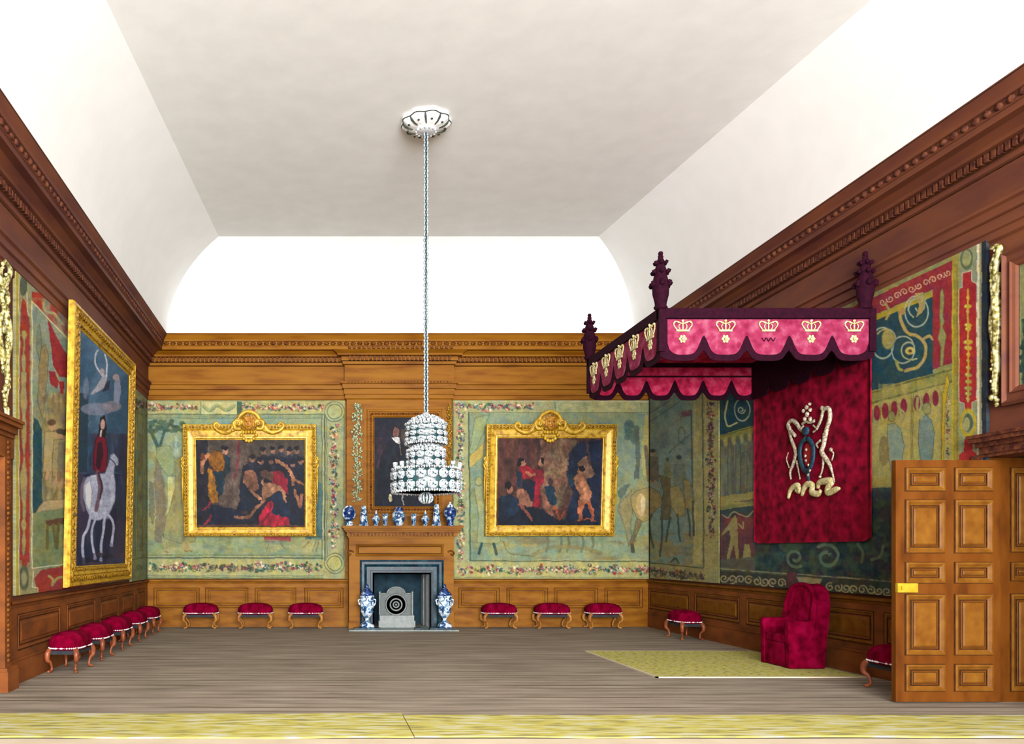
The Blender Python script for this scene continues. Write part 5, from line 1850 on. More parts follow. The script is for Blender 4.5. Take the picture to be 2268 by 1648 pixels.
def spire(px, label):
    t = thing('porcelain_spire_cup', label, 'vase', (mx(px), MY, MZ), 0, gr)
    G().lathe([(.04, 0), (.045, .02), (.03, .03), (.05, .07), (.072, .12), (.074, .14), (.05, .15)], 20, flute=8, fd=.06).build('body', PORC, t)
    G().lathe([(.052, .148), (.034, .19), (.018, .23), (.006, .28)], 16).build('lid', PORC, t)
    return t


spire(833, 'small blue and white cup with pointed lid between obelisk and beaker on the left')
spire(942, 'small blue and white cup with pointed lid between beaker and obelisk on the right')
for px, lab in ((853, 'small blue and white flared beaker just left of the big central jar'), (916, 'small blue and white flared beaker just right of the big central jar')):
    t = thing('porcelain_beaker', lab, 'vase', (mx(px), MY, MZ), 0, gr)
    G().lathe([(.034, 0), (.034, .01), (.042, .10), (.052, .20), (.054, .215), (.046, .215), (.036, .10)], 18).build('body', PORC, t)
t = thing('porcelain_jar', 'big round-shouldered blue and white jar at the centre of the mantelshelf', 'vase', (mx(883), MY, MZ), 0, gr)
G().lathe([(.062, 0), (.075, .02), (.10, .08), (.118, .16), (.118, .21), (.10, .245), (.075, .26)], 24).build('body', PORC, t)
G().lathe([(.085, .255), (.088, .275), (.07, .285), (.072, .32), (.06, .335), (.02, .34)], 24).build('lid', PORCB, t)
t = thing('porcelain_jar', 'blue ovoid jar with a domed knobbed lid at the right end of the mantelshelf', 'vase', (mx(997), MY, MZ), 0, gr)
G().lathe([(.06, 0), (.062, .04), (.048, .06), (.07, .11), (.104, .19), (.112, .25), (.10, .30), (.06, .335)], 24).build('body', PORCB, t)
G().lathe([(.065, .332), (.06, .36), (.035, .385), (.016, .395), (.02, .41), (.012, .43)], 20).build('lid', PORC, t)

YV = 14.22


def floor_vase(px, label, sc=1.0):
    t = thing('lidded_floor_vase', label, 'vase', ((px - VX) / (S * YB / YV), YV, .055), 0, 'tall lidded vases on the hearth')
    G().lathe([(.125, 0), (.13, .03), (.115, .05), (.10, .075), (.09, .08)], 24).build('foot', PORC, t)
    G().lathe([(.085, .08), (.05, .10), (.032, .14), (.035, .16), (.06, .19), (.095, .24), (.10, .265), (.11, .27), (.112, .29), (.102, .295), (.118, .36), (.122, .42), (.116, .50), (.11, .52), (.13, .53), (.135, .55), (.12, .565)], 28).build('body', PORC, t)
    G().lathe([(.122, .562), (.10, .61), (.07, .64), (.05, .655), (.055, .67), (.03, .69), (.018, .70), (.028, .72), (.02, .745), (.005, .765)], 24, flute=10, fd=.03).build('lid', PORCB, t)
    for s in (-1, 1):
        g = G()
        g.tube([(s * a, 0, z) for a, z in spline([(.11, .50), (.15, .48), (.14, .42), (.115, .38)], 5)], .014, 6)
        g.build('handle', PORC, t)
    return t


floor_vase(813, 'tall lidded blue and white vase standing left of the hearth opening')
floor_vase(985, 'tall lidded blue and white vase standing right of the hearth opening')

# ------------------------------------------------------------------ chandelier
YC, XC = 9.94, 1.345
rose = thing('ceiling_rose', 'round fluted white plaster rose with dark outlines on the ceiling', 'ceiling rose', (XC, YC, ZC1))
G().lathe([(.285, 0), (.30, -.02), (.285, -.06), (.24, -.095), (.17, -.115), (.12, -.12)], 72, flute=9, fd=.05).build('petals', COVE, rose)
g = G()
for i in range(9):
    a = 2 * PI * (i + .5) / 9
    g.tube([(r_ * math.cos(a + .5 * (.3 - r_)), r_ * math.sin(a + .5 * (.3 - r_)), z) for r_, z in ((.285, -.045), (.26, -.085), (.215, -.112), (.16, -.125))], [.006, .014, .010, .005], 6)
    g.ball((.23 * math.cos(a + .35), .23 * math.sin(a + .35), -.105), (.016, .016, .010), 6, 4)
g.tube([(.29 * (1 + .05 * math.cos(9 * a)) * math.cos(a), .29 * (1 + .05 * math.cos(9 * a)) * math.sin(a), -.045) for a in np.linspace(0, 2 * PI, 91)], .008, 6)
g.build('dark_outline', INK, rose)
g = G()
g.lathe([(.12, -.11), (.13, -.13), (.12, -.15), (.05, -.16)], 28)
for i in range(14):
    a = 2 * PI * i / 14
    g.ball((.118 * math.cos(a), .118 * math.sin(a), -.145), .016, 6, 4)
g.build('boss', CRYF, rose)

kc = S * YB / YC
cz = lambda py: EYE + (VY - py) / kc
ch = thing('chandelier', 'three-tiered crystal chandelier hanging on a long silver chain in front of the portrait', 'chandelier', (XC, YC, 0))
g = G()
zt, zb = ZC1 - .16, cz(925)
n = int((zt - zb) / .034)
for i in range(n):
    z = zt - (zt - zb) * (i + .5) / n
    for s in (-1, 1):
        q = .016 * s
        o = .004 * (1 if i % 2 else -1)
        g.ball((q + o, 0, z), (.0135, .012, .021), 6, 5)
g.build('chain', SILV, ch)
g = G()
g.tube([(-.0, .0, zt), (0, 0, zb)], .014, 6)
g.build('chain_core', CRYD, ch)
g = G()
g.lathe([(.02, .0), (.05, -.03), (.045, -.06), (.07, -.09)], 12, (0, 0, zb + .07))
g.build('crown_piece', SILV, ch)


def crystal_mesh():
    g = G()
    n = 8
    for r0, r1, y0, y1, m in ((1.0, .78, 0, -.35, 1), (.78, .28, -.35, -.6, 0), (.28, 0.001, -.6, -.45, 1)):
        g.mat = m if m == 0 else 0
        vs = []
        for rr, yy in ((r0, y0), (r1, y1)):
            for k2 in range(n):
                a = 2 * PI * (k2 + .5) / n
                vs.append((rr * math.cos(a), yy, rr * math.sin(a)))
        g.add(vs, [(k2, (k2 + 1) % n, (k2 + 1) % n + n, k2 + n) for k2 in range(n)])
    g.mat = 1
    g.ball((0, -.52, 0), (.16, .14, .16), 6, 4)
    for k2 in range(n):
        a = 2 * PI * k2 / n
        g.box(.62 * math.cos(a) - .05, .62 * math.cos(a) + .05, -.52, -.40, .62 * math.sin(a) - .05, .62 * math.sin(a) + .05)
    return g


cme = crystal_mesh().build('crystal', [CRYF, CRYD])
first = [cme]


def crystal(parent, r, a, z, sz, szz):
    o = first.pop() if first else None
    if o is None:
        o = cme.copy()
        C.objects.link(o)
    o.parent = parent
    o.location = (r * math.sin(a), -r * math.cos(a), z)
    o.rotation_euler = (0, 0, a)
    o.scale = (sz, sz, szz)


def tier(name, zt, zb, R, rows, per, dome, label, ofs=0.0, taper=0.0):
    g = G()
    g.lathe([(R - .045, zb), (R - .03, zb + .01), (R - .03, zt - (zt - zb) / rows), (R - .03 - taper, zt)], 32, smooth=True)
    if dome:
        g.lathe([(R * .86, zt - .01), (R * .76, zt + dome * .35), (R * .5, zt + dome * .75), (R * .1, zt + dome)], 28)
    o = g.build(name, CRYD, ch)
    o['label'] = label
    h = (zt - zb) / rows
    for i in range(rows):
        for k2 in range(per):
            rr = R - .02 - (taper if i == rows - 1 else 0)
            crystal(o, rr, 2 * PI * (k2 + ofs + .5 * 0) / per, zb + h * (i + .5), PI * R / per * .95, h * .49)
    g = G()
    g.box(-.01, .01, -.01, .01, zb, zb + .01)
    if dome:
        for q in range(4):
            rr, z = R * (.92, .82, .66, .4)[q], zt + dome * (.08, .36, .66, .92)[q]
            m = int(rr * 2 * PI / .045)
            for k2 in range(m):
                a = 2 * PI * k2 / m
                g.ball((rr * math.cos(a), rr * math.sin(a), z), .022, 6, 4)
    m = int(R * 2 * PI / .03)
    for zz, s in ((zb - .008, .015), (zt + .006, .012)):
        g.build('bead_fringe', CRYST, o)
        g = G()
        for k2 in range(m):
            a = 2 * PI * k2 / m
            g.ball((R * math.cos(a), R * math.sin(a), zz + (.006 if k2 % 2 else 0)), (s, s, s * 1.2), 6, 4)
    g.build('bead_fringe', CRYST, o)
    return o


tier('top_tier', cz(942), cz(982), .252, 3, 12, .11, 'domed top ring of cut crystals', .3, .015)
tier('middle_tier', cz(1000), cz(1035), .235, 2, 12, .09, 'middle ring of cut crystals', .1)
tier('bottom_tier', cz(1042), cz(1089), .415, 2, 18, 0, 'broad bottom ring of cut crystals', .2)
g = G()
g.lathe([(.02, -.0), (.40, .0), (.405, .01), (.02, .012)], 28, (0, 0, cz(1089)))
g.lathe([(.03, 0), (.03, cz(985) - cz(1089)), (.02, cz(940) - cz(1089))], 12, (0, 0, cz(1089)))
g.build('inner_frame', CRYD, ch)
for a in (-1.25, -.9, -.35, .2, .75, 1.25, 2.2, 3.1, 4.0):
    g = G()
    x, y = .41 * math.sin(a), -.41 * math.cos(a)
    g.lathe([(.018, 0), (.026, .02), (.03, .07), (.02, .075)], 10, (x, y, cz(1040)))
    g.build('candle_cup', CRYST, ch)
g = G()
g.ball((0, 0, cz(1103)), (.076, .076, .066), 12, 8)
g.tube([(0, 0, cz(1103) + .05), (0, 0, cz(1089))], .012, 6)
p = g.build('drop_ball', CRYD, ch)
g = G()
for i in range(12):
    a = 2 * PI * i / 12
    g.tube([(.082 * math.sin(q) * math.cos(a), .082 * math.sin(q) * math.sin(a), cz(1103) + .070 * math.cos(q)) for q in np.linspace(.2, PI - .15, 9)], [.006, .014, .006], 6)
g.build('crystal_strings', CRYST, p)


# ------------------------------------------------------------------ stools
def superell(w, d, n=40, e=.55):
    out = []
    for i in range(n):
        a = 2 * PI * i / n
        c, s = math.cos(a), math.sin(a)
        out.append((w * math.copysign(abs(c) ** e, c), d * math.copysign(abs(s) ** e, s)))
    return out


SW, SD, SH = .31, .19, .27       # half width, half depth, height of the seat's underside


def make_stool(label, legmat, group):
    t = thing('footstool', label, 'stool', (0, 0, 0), 0, group)
    g = G()
    base = superell(1, 1)
    prof = [(.97, SH - .01), (1.0, SH + .01), (1.01, SH + .035), (1.01, SH + .07), (.97, SH + .11), (.86, SH + .145), (.66, SH + .17), (.4, SH + .185), (.15, SH + .19)]
    vs = [(x * SW * f, y * SD * f, z) for f, z in prof for x, y in base]
    n = len(base)
    fs = [(i * n + k, i * n + (k + 1) % n, (i + 1) * n + (k + 1) % n, (i + 1) * n + k) for i in range(len(prof) - 1) for k in range(n)]
    fs += [tuple(reversed(range(n))), tuple(range((len(prof) - 1) * n, len(prof) * n))]
    g.add(vs, fs, True)
    g.build('cushion', VELVET, t)
    g = G()
    ring = superell(SW * 1.005, SD * 1.005, 46)
    pts, rad = [], []
    for i in range(46):
        (xa, ya), (xb, yb) = ring[i], ring[(i + 1) % 46]
        for q, rr in ((-.32, .002), (-.2, .0085), (0, .0105), (.2, .0085), (.32, .002)):
            pts.append((xa + (xb - xa) * q, ya + (yb - ya) * q, SH + .012))
            rad.append(rr)
    g.tube(pts + [pts[0]], rad + [rad[0]], 6)
    g.build('nail_row', NAIL, t)['label'] = 'row of silver nail heads'
    g = G()
    g.box(-SW + .04, SW - .04, -SD + .03, SD - .03, SH - .06, SH - .005)
    g.build('seat_frame', DARKCL, t)
    for sx in (-1, 1):
        for sy in (-1, 1):
            g = G()
            c = [(-.025, SH), (.012, SH - .05), (.012, SH - .12), (-.025, .12), (-.045, .06), (-.038, .03), (-.01, .014)]
            pts = [(sx * (SW - .035 + a), sy * (SD - .03 + a * .5), z) for a, z in spline(c, 4)]
            g.tube(pts, [.030, .034, .027, .019, .014, .015, .018], 8)
            g.ball((sx * (SW - .04), sy * (SD - .035), .017), (.03, .022, .017), 8, 6)
            g.build('leg', legmat, t)
    return t


s0 = make_stool('', LEGW, 'red stools along the end wall')
s1 = make_stool('', LEGR, 'red stools along the left wall')
s2 = make_stool('', LEGR, 'red stools along the right wall')
back_labels = [(445, 'red velvet stool against the end wall, nearest the left corner'), (566, 'red velvet stool against the end wall, below the gilt-framed crowd painting, middle of three'),
               (677, 'red velvet stool against the end wall, next to the left side of the fireplace'), (1105, 'red velvet stool against the end wall, next to the right side of the fireplace'),
               (1222, 'red velvet stool against the end wall, below the camp fire painting, middle of three'), (1335, 'red velvet stool against the end wall, nearest the right corner')]
YS = 14.72
for i, (px, lab) in enumerate(back_labels):
    loc = ((px - VX) / (S * YB / YS), YS, 0)
    if i == 0:
        s0.location = loc
        s0['label'] = lab
    else:
        dup(s0, loc, rnd.uniform(-.02, .02), lab)
left_y = [9.46, 10.52, 11.62, 12.70, 13.76]
left_labels = ['red velvet stool nearest the viewer in the left-wall row', 'second red stool from the near end of the left-wall row', 'middle red stool of the five along the left wall',
               'red stool next to last before the far corner in the left-wall row', 'red stool farthest back in the left-wall row, by the corner']
for i, yy in enumerate(left_y):
    loc = (XL + .27, yy, 0)
    if i == 0:
        s1.location, s1.rotation_euler, s1['label'] = loc, (0, 0, PI / 2 - .05), left_labels[0]
    else:
        dup(s1, loc, PI / 2, left_labels[i])
s2.location, s2.rotation_euler, s2['label'] = (5.86, 12.93, 0), (0, 0, PI / 2), 'red velvet stool against the right wall, beyond the throne towards the corner'
dup(s2, (5.74, 7.98, 0), PI / 2, 'red velvet stool half hidden behind the open door')


# ------------------------------------------------------------------ canopy of state
CX0, CX1, CY0, CY1 = 3.765, 6.10, 8.88, 11.19
ZT, ZV = 4.02, 3.47
can = thing('throne_canopy', 'crimson canopy of state with scalloped valances, crowns and a hanging backcloth', 'canopy', ((CX0 + CX1) / 2, (CY0 + CY1) / 2, ZT))
ctr = Vector(can.location)


def cbuild(g, name, mat, par=None):
    o = g.build(name, mat, par or can)
    if par is None:
        for v in o.data.vertices:
            v.co -= ctr
    else:
        for v in o.data.vertices:
            v.co -= ctr
    return o


def scallop_pts(L, lobes, z0, up, sig, bowl, corner, ins):
    """lower edge of a valance: round lobes with a narrow rise between them"""
    pts, w = [], L / lobes
    n = lobes * 22
    for i in range(n + 1):
        u = ins + (L - 2 * ins) * i / n
        k = min(max(round(u / w), 1), lobes - 1)
        d = abs(u - k * w)
        v = min(1.0, abs((u % w) / w - .5) * 2)
        z = z0 + up * math.exp(-(d / sig) ** 2) + bowl * v ** 3
        e = min(u - ins, L - ins - u)
        if e < corner:
            z = max(z, z0 + corner - math.sqrt(max(0, corner ** 2 - (corner - e) ** 2)))
        pts.append((u, z))
    return pts


def strip_fill(g, pts, ztop, y0, y1):
    """sheet between the scalloped lower edge pts and a level top"""
    lo = pts
    n = len(lo)
    vs = [(u, y0, z) for u, z in lo] + [(u, y0, ztop) for u, z in lo] + [(u, y1, z) for u, z in lo] + [(u, y1, ztop) for u, z in lo]
    fs = []
    for i in range(n - 1):
        fs += [(i, i + 1, n + i + 1, n + i), (2 * n + i + 1, 2 * n + i, 3 * n + i, 3 * n + i + 1), (i + 1, i, 2 * n + i, 2 * n + i + 1)]
    fs += [(0, n, 3 * n, 2 * n), (n - 1, 3 * n - 1, 4 * n - 1, 2 * n - 1)]
    g.add(vs, fs)


def valance(name, M, L, lobes, zline=None, outer=PINK, ztop=None):
    """hanging border of the canopy facing -Y locally"""
    g = G(M)
    p = scallop_pts(L, lobes, ZV - .01, .07, .055, .045, .05, 0)
    strip_fill(g, p, ZT - .02, -.004, .012)
    fr = cbuild(g, name, PURPLE)
    for s, nm in ((-1, 'damask_face'), (1, 'damask_lining')):
        g = G(M)
        pts = scallop_pts(L, lobes, ZV + .055, .15, .065, .065, .13, .07)
        y = -.008 if s < 0 else .014
        strip_fill(g, pts, ZT - .11, min(y, y + s * .004), max(y, y + s * .004))
        f = cbuild(g, nm, outer if s < 0 else PINKIN, fr)
    return fr


def crown(g, u, z, s):
    """small crown seen from the front, centre u,z"""
    y = -.022
    g.box(u - .07 * s, u + .07 * s, y - .006, y + .008, z - .055 * s, z - .035 * s)
    for sx in (-1, 1):
        g.tube([(u + sx * a * s, y, z + b * s) for a, b in spline([(.065, -.035), (.10, .02), (.085, .055), (.04, .045), (.005, .03)], 5)], .0068 * s, 6)
        g.tube([(u + sx * a * s, y, z + b * s) for a, b in spline([(.03, -.035), (.045, 0), (.03, .03)], 4)], .0055 * s, 6)
    g.tube([(u, y, z - .04 * s), (u, y, z + .05 * s)], .008 * s, 6)
    g.ball((u, y, z + .062 * s), .015 * s, 8, 6)
    for a in (-.09, -.045, .045, .09):
        g.ball((u + a * s, y, z + .045 * s), .011 * s, 6, 4)


def rosette(g, u, z, s):
    y = -.02
    for k in range(6):
        a = k * PI / 3
        g.ball((u + .026 * s * math.cos(a), y, z + .026 * s * math.sin(a)), (.015 * s, .008, .015 * s), 6, 4)
    g.ball((u, y - .004, z), (.012 * s, .008, .012 * s), 6, 4)


def crowns(fr, M, L, lobes, sk=-1, sc=1.0):
    for i in range(lobes):
        u = L / lobes * (i + .5)
        g = G(M)
        crown(g, u, ZT - .19, sc)
        cbuild(g, 'crown_emblem', CREAM, fr)
        if i != sk:
            g = G(M)
            rosette(g, u, ZT - .325, sc * 1.15)
            cbuild(g, 'rosette_emblem', CREAM, fr)
        else:
            g = G(M)
            for q, (a, b) in enumerate(((-.07, .02), (-.045, -.02), (-.02, .02), (.005, -.02), (.03, .02), (.055, -.02))):
                g.tube([(u + a, -.015, ZT - .33 + b), (u + a + .022, -.015, ZT - .33 - b)], .005, 5)
            cbuild(g, 'stitched_mark', PURPLE, fr)


Wc, Dc = CX1 - CX0, CY1 - CY0
Mn = Matrix.Translation((CX0, CY0, 0))
Mf = Matrix.Translation((CX0, CY1, 0))
Mlf = Matrix.Translation((CX0, CY1, 0)) @ Matrix.Rotation(-PI / 2, 4, 'Z')
Mrt = Matrix.Translation((CX1 - .11, CY1, 0)) @ Matrix.Rotation(-PI / 2, 4, 'Z')
fr = valance('front_valance', Mn, Wc, 5)
crowns(fr, Mn, Wc, 5, 2)
fr = valance('side_valance', Mlf, Dc, 5)
crowns(fr, Mlf, Dc, 5, sc=1.35)
# far valance is seen from inside, so it faces away
Mfb = Matrix.Translation((CX1, CY1, 0)) @ Matrix.Rotation(PI, 4, 'Z')
fr = valance('rear_valance', Mfb, Wc, 6)
g = G()
g.box(CX0 + .05, CX1 - .1, CY1 - .03, CY1 - .018, 3.775, 3.795)
cbuild(g, 'braid', PURPLE, fr)
fr = valance('wall_valance', Mrt, Dc, 5, outer=PURPLE)
g = G()
for a in ((CX0 - .02, CX1, CY0 - .03, CY0 + .03), (CX0 - .02, CX1, CY1 - .03, CY1 + .03), (CX0 - .03, CX0 + .03, CY0, CY1), (CX1 - .06, CX1, CY0, CY1)):
    g.box(*a, ZT - .10, ZT + .01)
for a in ((CX0 - .03, CX0 + .04, CY0 - .035, CY0 + .035), (CX0 - .03, CX0 + .04, CY1 - .035, CY1 + .035), (CX1 - .07, CX1, CY0 - .035, CY0 + .035)):
    g.box(*a, 3.56, ZT)
cbuild(g, 'tester_rail', PURPLE)
g = G()
g.box(CX0 + .03, CX1 - .06, CY0 + .03, CY1 - .03, ZT - .05, ZT - .02)
cbuild(g, 'tester_lining', PINKIN)


def finial(x, y):
    g = G()
    g.lathe([(.055, 0), (.075, .02), (.06, .04), (.065, .08), (.085, .16), (.09, .26), (.075, .28), (.085, .30), (.07, .36), (.055, .40), (.065, .42), (.05, .47), (.035, .50), (.045, .52), (.025, .56), (.03, .58), (.01, .60)], 16, (x, y, ZT), flute=6, fd=.06)
    for z, r_, q in ((.27, .10, .028), (.29, .095, .024), (.41, .085, .024), (.51, .06, .02)):
        for k in range(6):
            a = 2 * PI * k / 6 + .3
            g.tube([(x + (r_ - .03) * math.cos(a), y + (r_ - .03) * math.sin(a), ZT + z - .02), (x + r_ * math.cos(a), y + r_ * math.sin(a), ZT + z - .005), (x + (r_ + .012) * math.cos(a), y + (r_ + .012) * math.sin(a), ZT + z + .015)], [q * .5, q, q * .8], 6)
    g.ball((x, y, ZT + .61), .028, 8, 6)
    cbuild(g, 'finial', PURPLE)


for x, y in ((CX0, CY0), (CX0, CY1), (CX1 - .10, CY0), (CX1 - .10, CY1)):
    finial(x, y)

# backcloth on the wall
XB = 6.07
g = G()
nu, nv = 40, 50
y0, y1 = 8.90, 11.28
for sd, off in ((0, 0.0), (1, .014)):
    vs = []
    for j in range(nv + 1):
        for i in range(nu + 1):
            u, v = i / nu, j / nv
            z = 1.49 + (3.95 - 1.49) * v
            rr = .008 * math.sin(u * 21) * (1 - v * .5)
            cut = .08
            yy = y0 + (y1 - y0) * u
            zz = z
            if j == 0:
                zz = z + cut * max(0, 1 - min(u, 1 - u) * nu / 1.6) * .5
            vs.append((XB + off + rr * (1 - sd), yy, zz))
    fs = [(j * (nu + 1) + i, j * (nu + 1) + i + 1, (j + 1) * (nu + 1) + i + 1, (j + 1) * (nu + 1) + i) for j in range(nv) for i in range(nu)]
    g.add(vs, fs, True)
n0 = (nu + 1) * (nv + 1)
edge = [i for i in range(nu + 1)] + [j * (nu + 1) + nu for j in range(1, nv + 1)] + [nv * (nu + 1) + i for i in range(nu - 1, -1, -1)] + [j * (nu + 1) for j in range(nv - 1, 0, -1)]
g.f += [(edge[i], edge[(i + 1) % len(edge)], edge[(i + 1) % len(edge)] + n0, edge[i] + n0) for i in range(len(edge))]
g.mi += [0] * len(edge)
g.sm += [False] * len(edge)
bc = cbuild(g, 'backcloth', BACKVEL)

# embroidered arms
XE = XB - .022


def ep(px, py, d=0.0):
    v = on_x(px, py, XE)
    v.x -= d
    return v


def etube(g, pts, r, n=5, d=0.0):
    r = r * .8 if isinstance(r, float) else [q * .8 for q in r]
    g.tube([ep(a, b, d) for a, b in spline(pts, n)], r, 8, flat=(0, .6))


g = G()
etube(g, [(1762, 966), (1748, 950), (1746, 938), (1754, 932), (1764, 938), (1772, 950), (1782, 958)], [.03, .04, .035, .04, .035, .03])
etube(g, [(1748, 945), (1752, 972), (1760, 992), (1763, 1010)], [.035, .03, .035, .03])
etube(g, [(1762, 1008), (1756, 1030), (1750, 1045), (1752, 1062)], [.035, .028, .018])
etube(g, [(1764, 1020), (1768, 1040), (1772, 1062)], [.026, .016, .014])
etube(g, [(1748, 1036), (1742, 1018), (1746, 1002)], [.014, .010])
cbuild(g, 'supporter_figure', SILVT, bc)
g = G()
etube(g, [(1808, 952), (1818, 930), (1824, 908), (1836, 906), (1838, 926), (1832, 946), (1828, 965)], [.025, .03, .035, .04, .04, .045])
etube(g, [(1828, 960), (1824, 985), (1820, 1002), (1832, 1020), (1840, 1034)], [.05, .04, .045, .04, .028])
etube(g, [(1838, 1030), (1844, 1050), (1848, 1068)], [.03, .018, .016])
etube(g, [(1824, 1010), (1822, 1036), (1816, 1058)], [.032, .018, .014])
etube(g, [(1842, 1020), (1846, 1004), (1838, 998)], [.014, .012])
etube(g, [(1818, 975), (1808, 984), (1812, 992)], [.022, .014])
for a, b, q in ((1822, 904, .035), (1842, 996, .03), (1818, 1056, .02)):
    g.ball(ep(a, b, .01), (.015, q, q * .8), 8, 6)
cbuild(g, 'supporter_figure', SILVT, bc)
g = G()
for (a, b, c_) in ((1789, 902, .03), (1782, 910, .026), (1797, 908, .026), (1790, 918, .035), (1785, 928, .03), (1797, 928, .03), (1796, 895, .02)):
    g.ball(ep(a, b, .015), (.02, c_, c_), 8, 6)
etube(g, [(1776, 940), (1784, 934), (1794, 936), (1804, 932)], .024)
etube(g, [(1778, 958), (1772, 950), (1780, 944)], .016)
etube(g, [(1800, 958), (1808, 950), (1800, 942)], .016)
cbuild(g, 'crown_and_crest', SILVT, bc)
g = G()
etube(g, [(1746, 1104), (1750, 1088), (1758, 1078), (1768, 1076), (1770, 1088), (1762, 1086)], [.03, .045, .05, .045, .03])
etube(g, [(1776, 1098), (1782, 1080), (1790, 1072), (1800, 1076), (1798, 1090), (1812, 1094), (1818, 1086)], [.03, .05, .055, .05, .055, .05, .03])
etube(g, [(1812, 1082), (1814, 1070), (1826, 1066), (1842, 1066), (1834, 1080), (1834, 1092), (1852, 1084), (1860, 1082)], [.03, .05, .055, .055, .05, .05, .02])
cbuild(g, 'motto_ribbon', CREAM, bc)
g = G()
th = np.linspace(0, 2 * PI, 26)
g.tube([ep(1790 + 15 * math.sin(a) * (1 - .18 * math.cos(a) * -1), 1008 - 36 * math.cos(a), .02) for a in th], .034, 8, flat=(0, .5))
etube(g, [(1789, 1040), (1790, 1056), (1792, 1066)], [.05, .035, .02])
g.ball(ep(1788, 955, .02), (.03, .07, .055), 10, 8)
cbuild(g, 'garter_ring', TEAL, bc)
g = G()
pts = [ep(1790 + 9 * math.sin(a), 1008 - 26 * math.cos(a), .008) for a in np.linspace(0, 2 * PI, 20, endpoint=False)]
g.add([tuple(p) for p in pts] + [tuple(p + Vector((.02, 0, 0))) for p in pts], [tuple(range(20)), tuple(range(39, 19, -1))] + [(i, i + 20, (i + 1) % 20 + 20, (i + 1) % 20) for i in range(20)])
cbuild(g, 'shield', REDEMB, bc)
g = G()
for a, b in ((1791, 996), (1789, 1010), (1790, 1020), (1796, 1030), (1799, 1042), (1795, 1052)):
    g.ball(ep(a, b, .03), (.012, .02, .018), 6, 5)
cbuild(g, 'shield_charges', SILVT, bc)

# ------------------------------------------------------------------ throne chair (faces the room, -X)
thr = thing('throne_armchair', 'high-backed crimson velvet armchair on the yellow rug under the canopy', 'armchair', (5.70, 9.75, .0125))
hw = .31                         # half the width, along Y


def tapered(g, a, b, ya, yb, z0, z1, lean=0.0, r=.0):
    g.add([(a, ya, z0), (b, ya, z0), (b, yb, z0), (a, yb, z0), (a + lean, ya, z1), (b + lean, ya, z1), (b + lean, yb, z1), (a + lean, yb, z1)],
          [(3, 2, 1, 0), (4, 5, 6, 7), (0, 1, 5, 4), (1, 2, 6, 5), (2, 3, 7, 6), (3, 0, 4, 7)])


def bev(o, wd=.02, seg=3):
    m = o.modifiers.new('soft', 'BEVEL')
    m.width = wd
    m.segments = seg
    m.limit_method = 'ANGLE'
    m.angle_limit = .6
    for p in o.data.polygons:
        p.use_smooth = True
    return o


g = G()
tapered(g, -.19, .20, -hw + .05, hw - .05, 0, .29)
bev(g.build('seat_base', VELVET, thr), .02)
g = G()
tapered(g, -.20, .16, -hw + .07, hw - .07, .28, .385)
bev(g.build('seat_cushion', VELVET, thr), .035, 4)
for s in (-1, 1):
    g = G()
    # arm with a scooped top rising to the back, and skirt to the floor
    prof = [(-.20, 0), (.22, 0), (.24, .30), (.25, .62), (.20, .63), (.12, .575), (.0, .555), (-.14, .56), (-.20, .555), (-.215, .53), (-.205, .30)]
    ya, yb = (s * hw, s * (hw - .095))
    n = len(prof)
    g.add([(x, ya, z) for x, z in prof] + [(x, yb, z) for x, z in prof], [tuple(range(n)), tuple(range(2 * n - 1, n - 1, -1))] + [(i, i + n, (i + 1) % n + n, (i + 1) % n) for i in range(n)])
    bev(g.build('arm', VELVET, thr), .018)
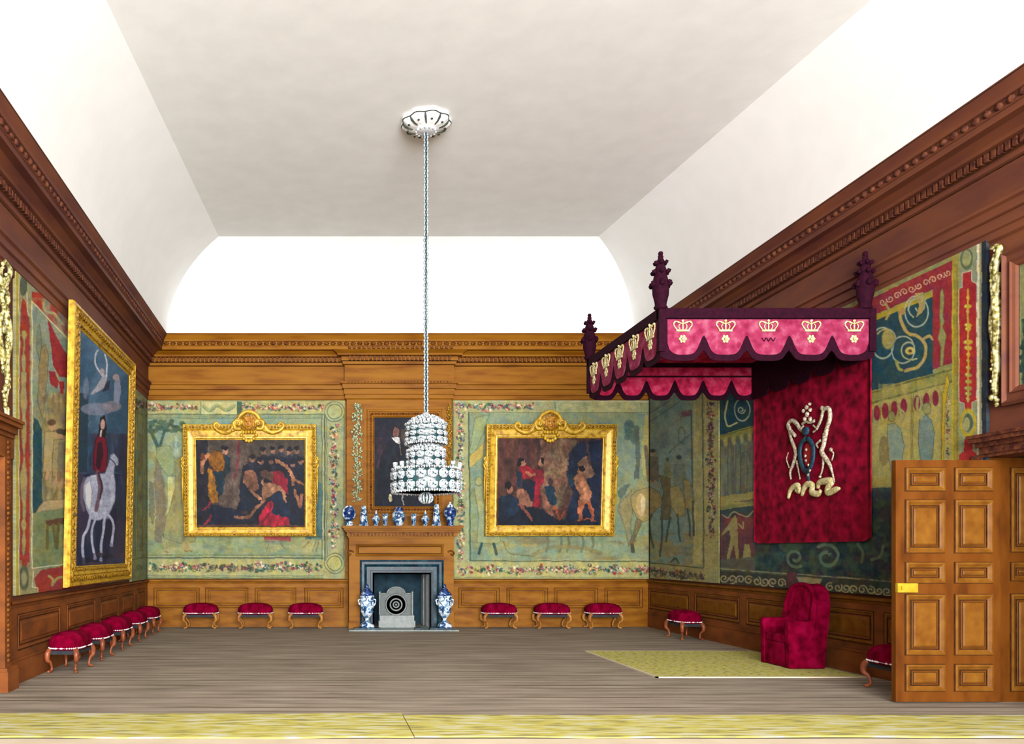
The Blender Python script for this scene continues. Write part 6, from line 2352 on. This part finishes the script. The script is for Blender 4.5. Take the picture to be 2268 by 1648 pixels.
# back: arched slab leaning away, with a sunken panel
g = G()
rowsz = [(.30, .30), (.60, .31), (.74, .30), (.84, .27), (.90, .235), (.945, .18), (.970, .10), (.978, .03)]
out = []
for x_off in (0, 1):
    for z, w_ in rowsz:
        out.append([((.06 if x_off == 0 else .20) + z * .10 - (.03 if x_off == 0 else 0), s * w_, z) for s in (-1, 1)])
vs = [p for r_ in out for p in r_]
n = len(rowsz)
fs = []
for o_ in (0, 2 * n):
    for i in range(n - 1):
        a = o_ + i * 2
        fs.append((a, a + 1, a + 3, a + 2))
for i in range(n - 1):
    for q in (0, 1):
        a, b = i * 2 + q, i * 2 + 2 + q
        fs.append((a, b, b + 2 * n, a + 2 * n))
fs.append((2 * n - 2, 2 * n - 1, 4 * n - 1, 4 * n - 2))
fs.append((0, 1, 2 * n + 1, 2 * n))
g.add(vs, fs)
bk = bev(g.build('backrest', VELVET, thr), .02)
g = G()
arc = [(s_ * hw * .93, z) for s_, z in ((-1, .36), (-1, .62), (-.98, .74), (-.88, .85), (-.72, .92), (-.42, .965), (0, .98), (.42, .965), (.72, .92), (.88, .85), (.98, .74), (1, .62), (1, .36))]
g.tube([(.035 + z * .10, y_, z - .01) for y_, z in spline(arc, 3)], .028, 8)
g.build('back_roll', VELVET, bk)
g = G()
for s in (-1, 1):
    tapered(g, .05, .24, s * (hw - .01), s * (hw - .055), .55, .80, .035)
bev(g.build('wing', VELVET, thr), .02)

# ------------------------------------------------------------------ rugs
g = G()
g.box(3.72, 6.00, 8.86, 11.2, 0, .012)
rg = tag(g.build('rug', RUG), 'square yellow-green rug lying under the throne', 'rug')
g = G()
for q in ((3.70, 6.0, 8.845, 8.875), (3.70, 3.73, 8.845, 11.2), (3.70, 6.0, 11.185, 11.21)):
    g.box(*q, 0, .0135)
g.build('edging', PALE, rg)['label'] = 'pale rug edging'
for x0, x1, a, b, lab in ((XL + .02, .715, 6.80, 5.94, 'yellow runner carpet lying along the near edge, left of its joint'), (.722, XR - .02, 6.74, 5.955, 'yellow runner carpet lying along the near edge, right of its joint')):
    g = G()
    nn = 60
    vs, fs = [], []
    for i in range(nn + 1):
        x = x0 + (x1 - x0) * i / nn
        wv = .012 * math.sin(x * 2.1) + .008 * math.sin(x * 5.3)
        vs += [(x, b + wv, .006), (x, b + wv, .018), (x, a + wv * .8, .018), (x, a + wv * .8, .001)]
    for i in range(nn):
        for q in range(3):
            fs.append((i * 4 + q, i * 4 + q + 1, i * 4 + q + 5, i * 4 + q + 4))
    fs += [(3, 2, 1, 0), (nn * 4, nn * 4 + 1, nn * 4 + 2, nn * 4 + 3)]
    g.add(vs, fs)
    tag(g.build('carpet_runner', CARPET), lab, 'carpet', 'yellow runner carpets')
    g = G()
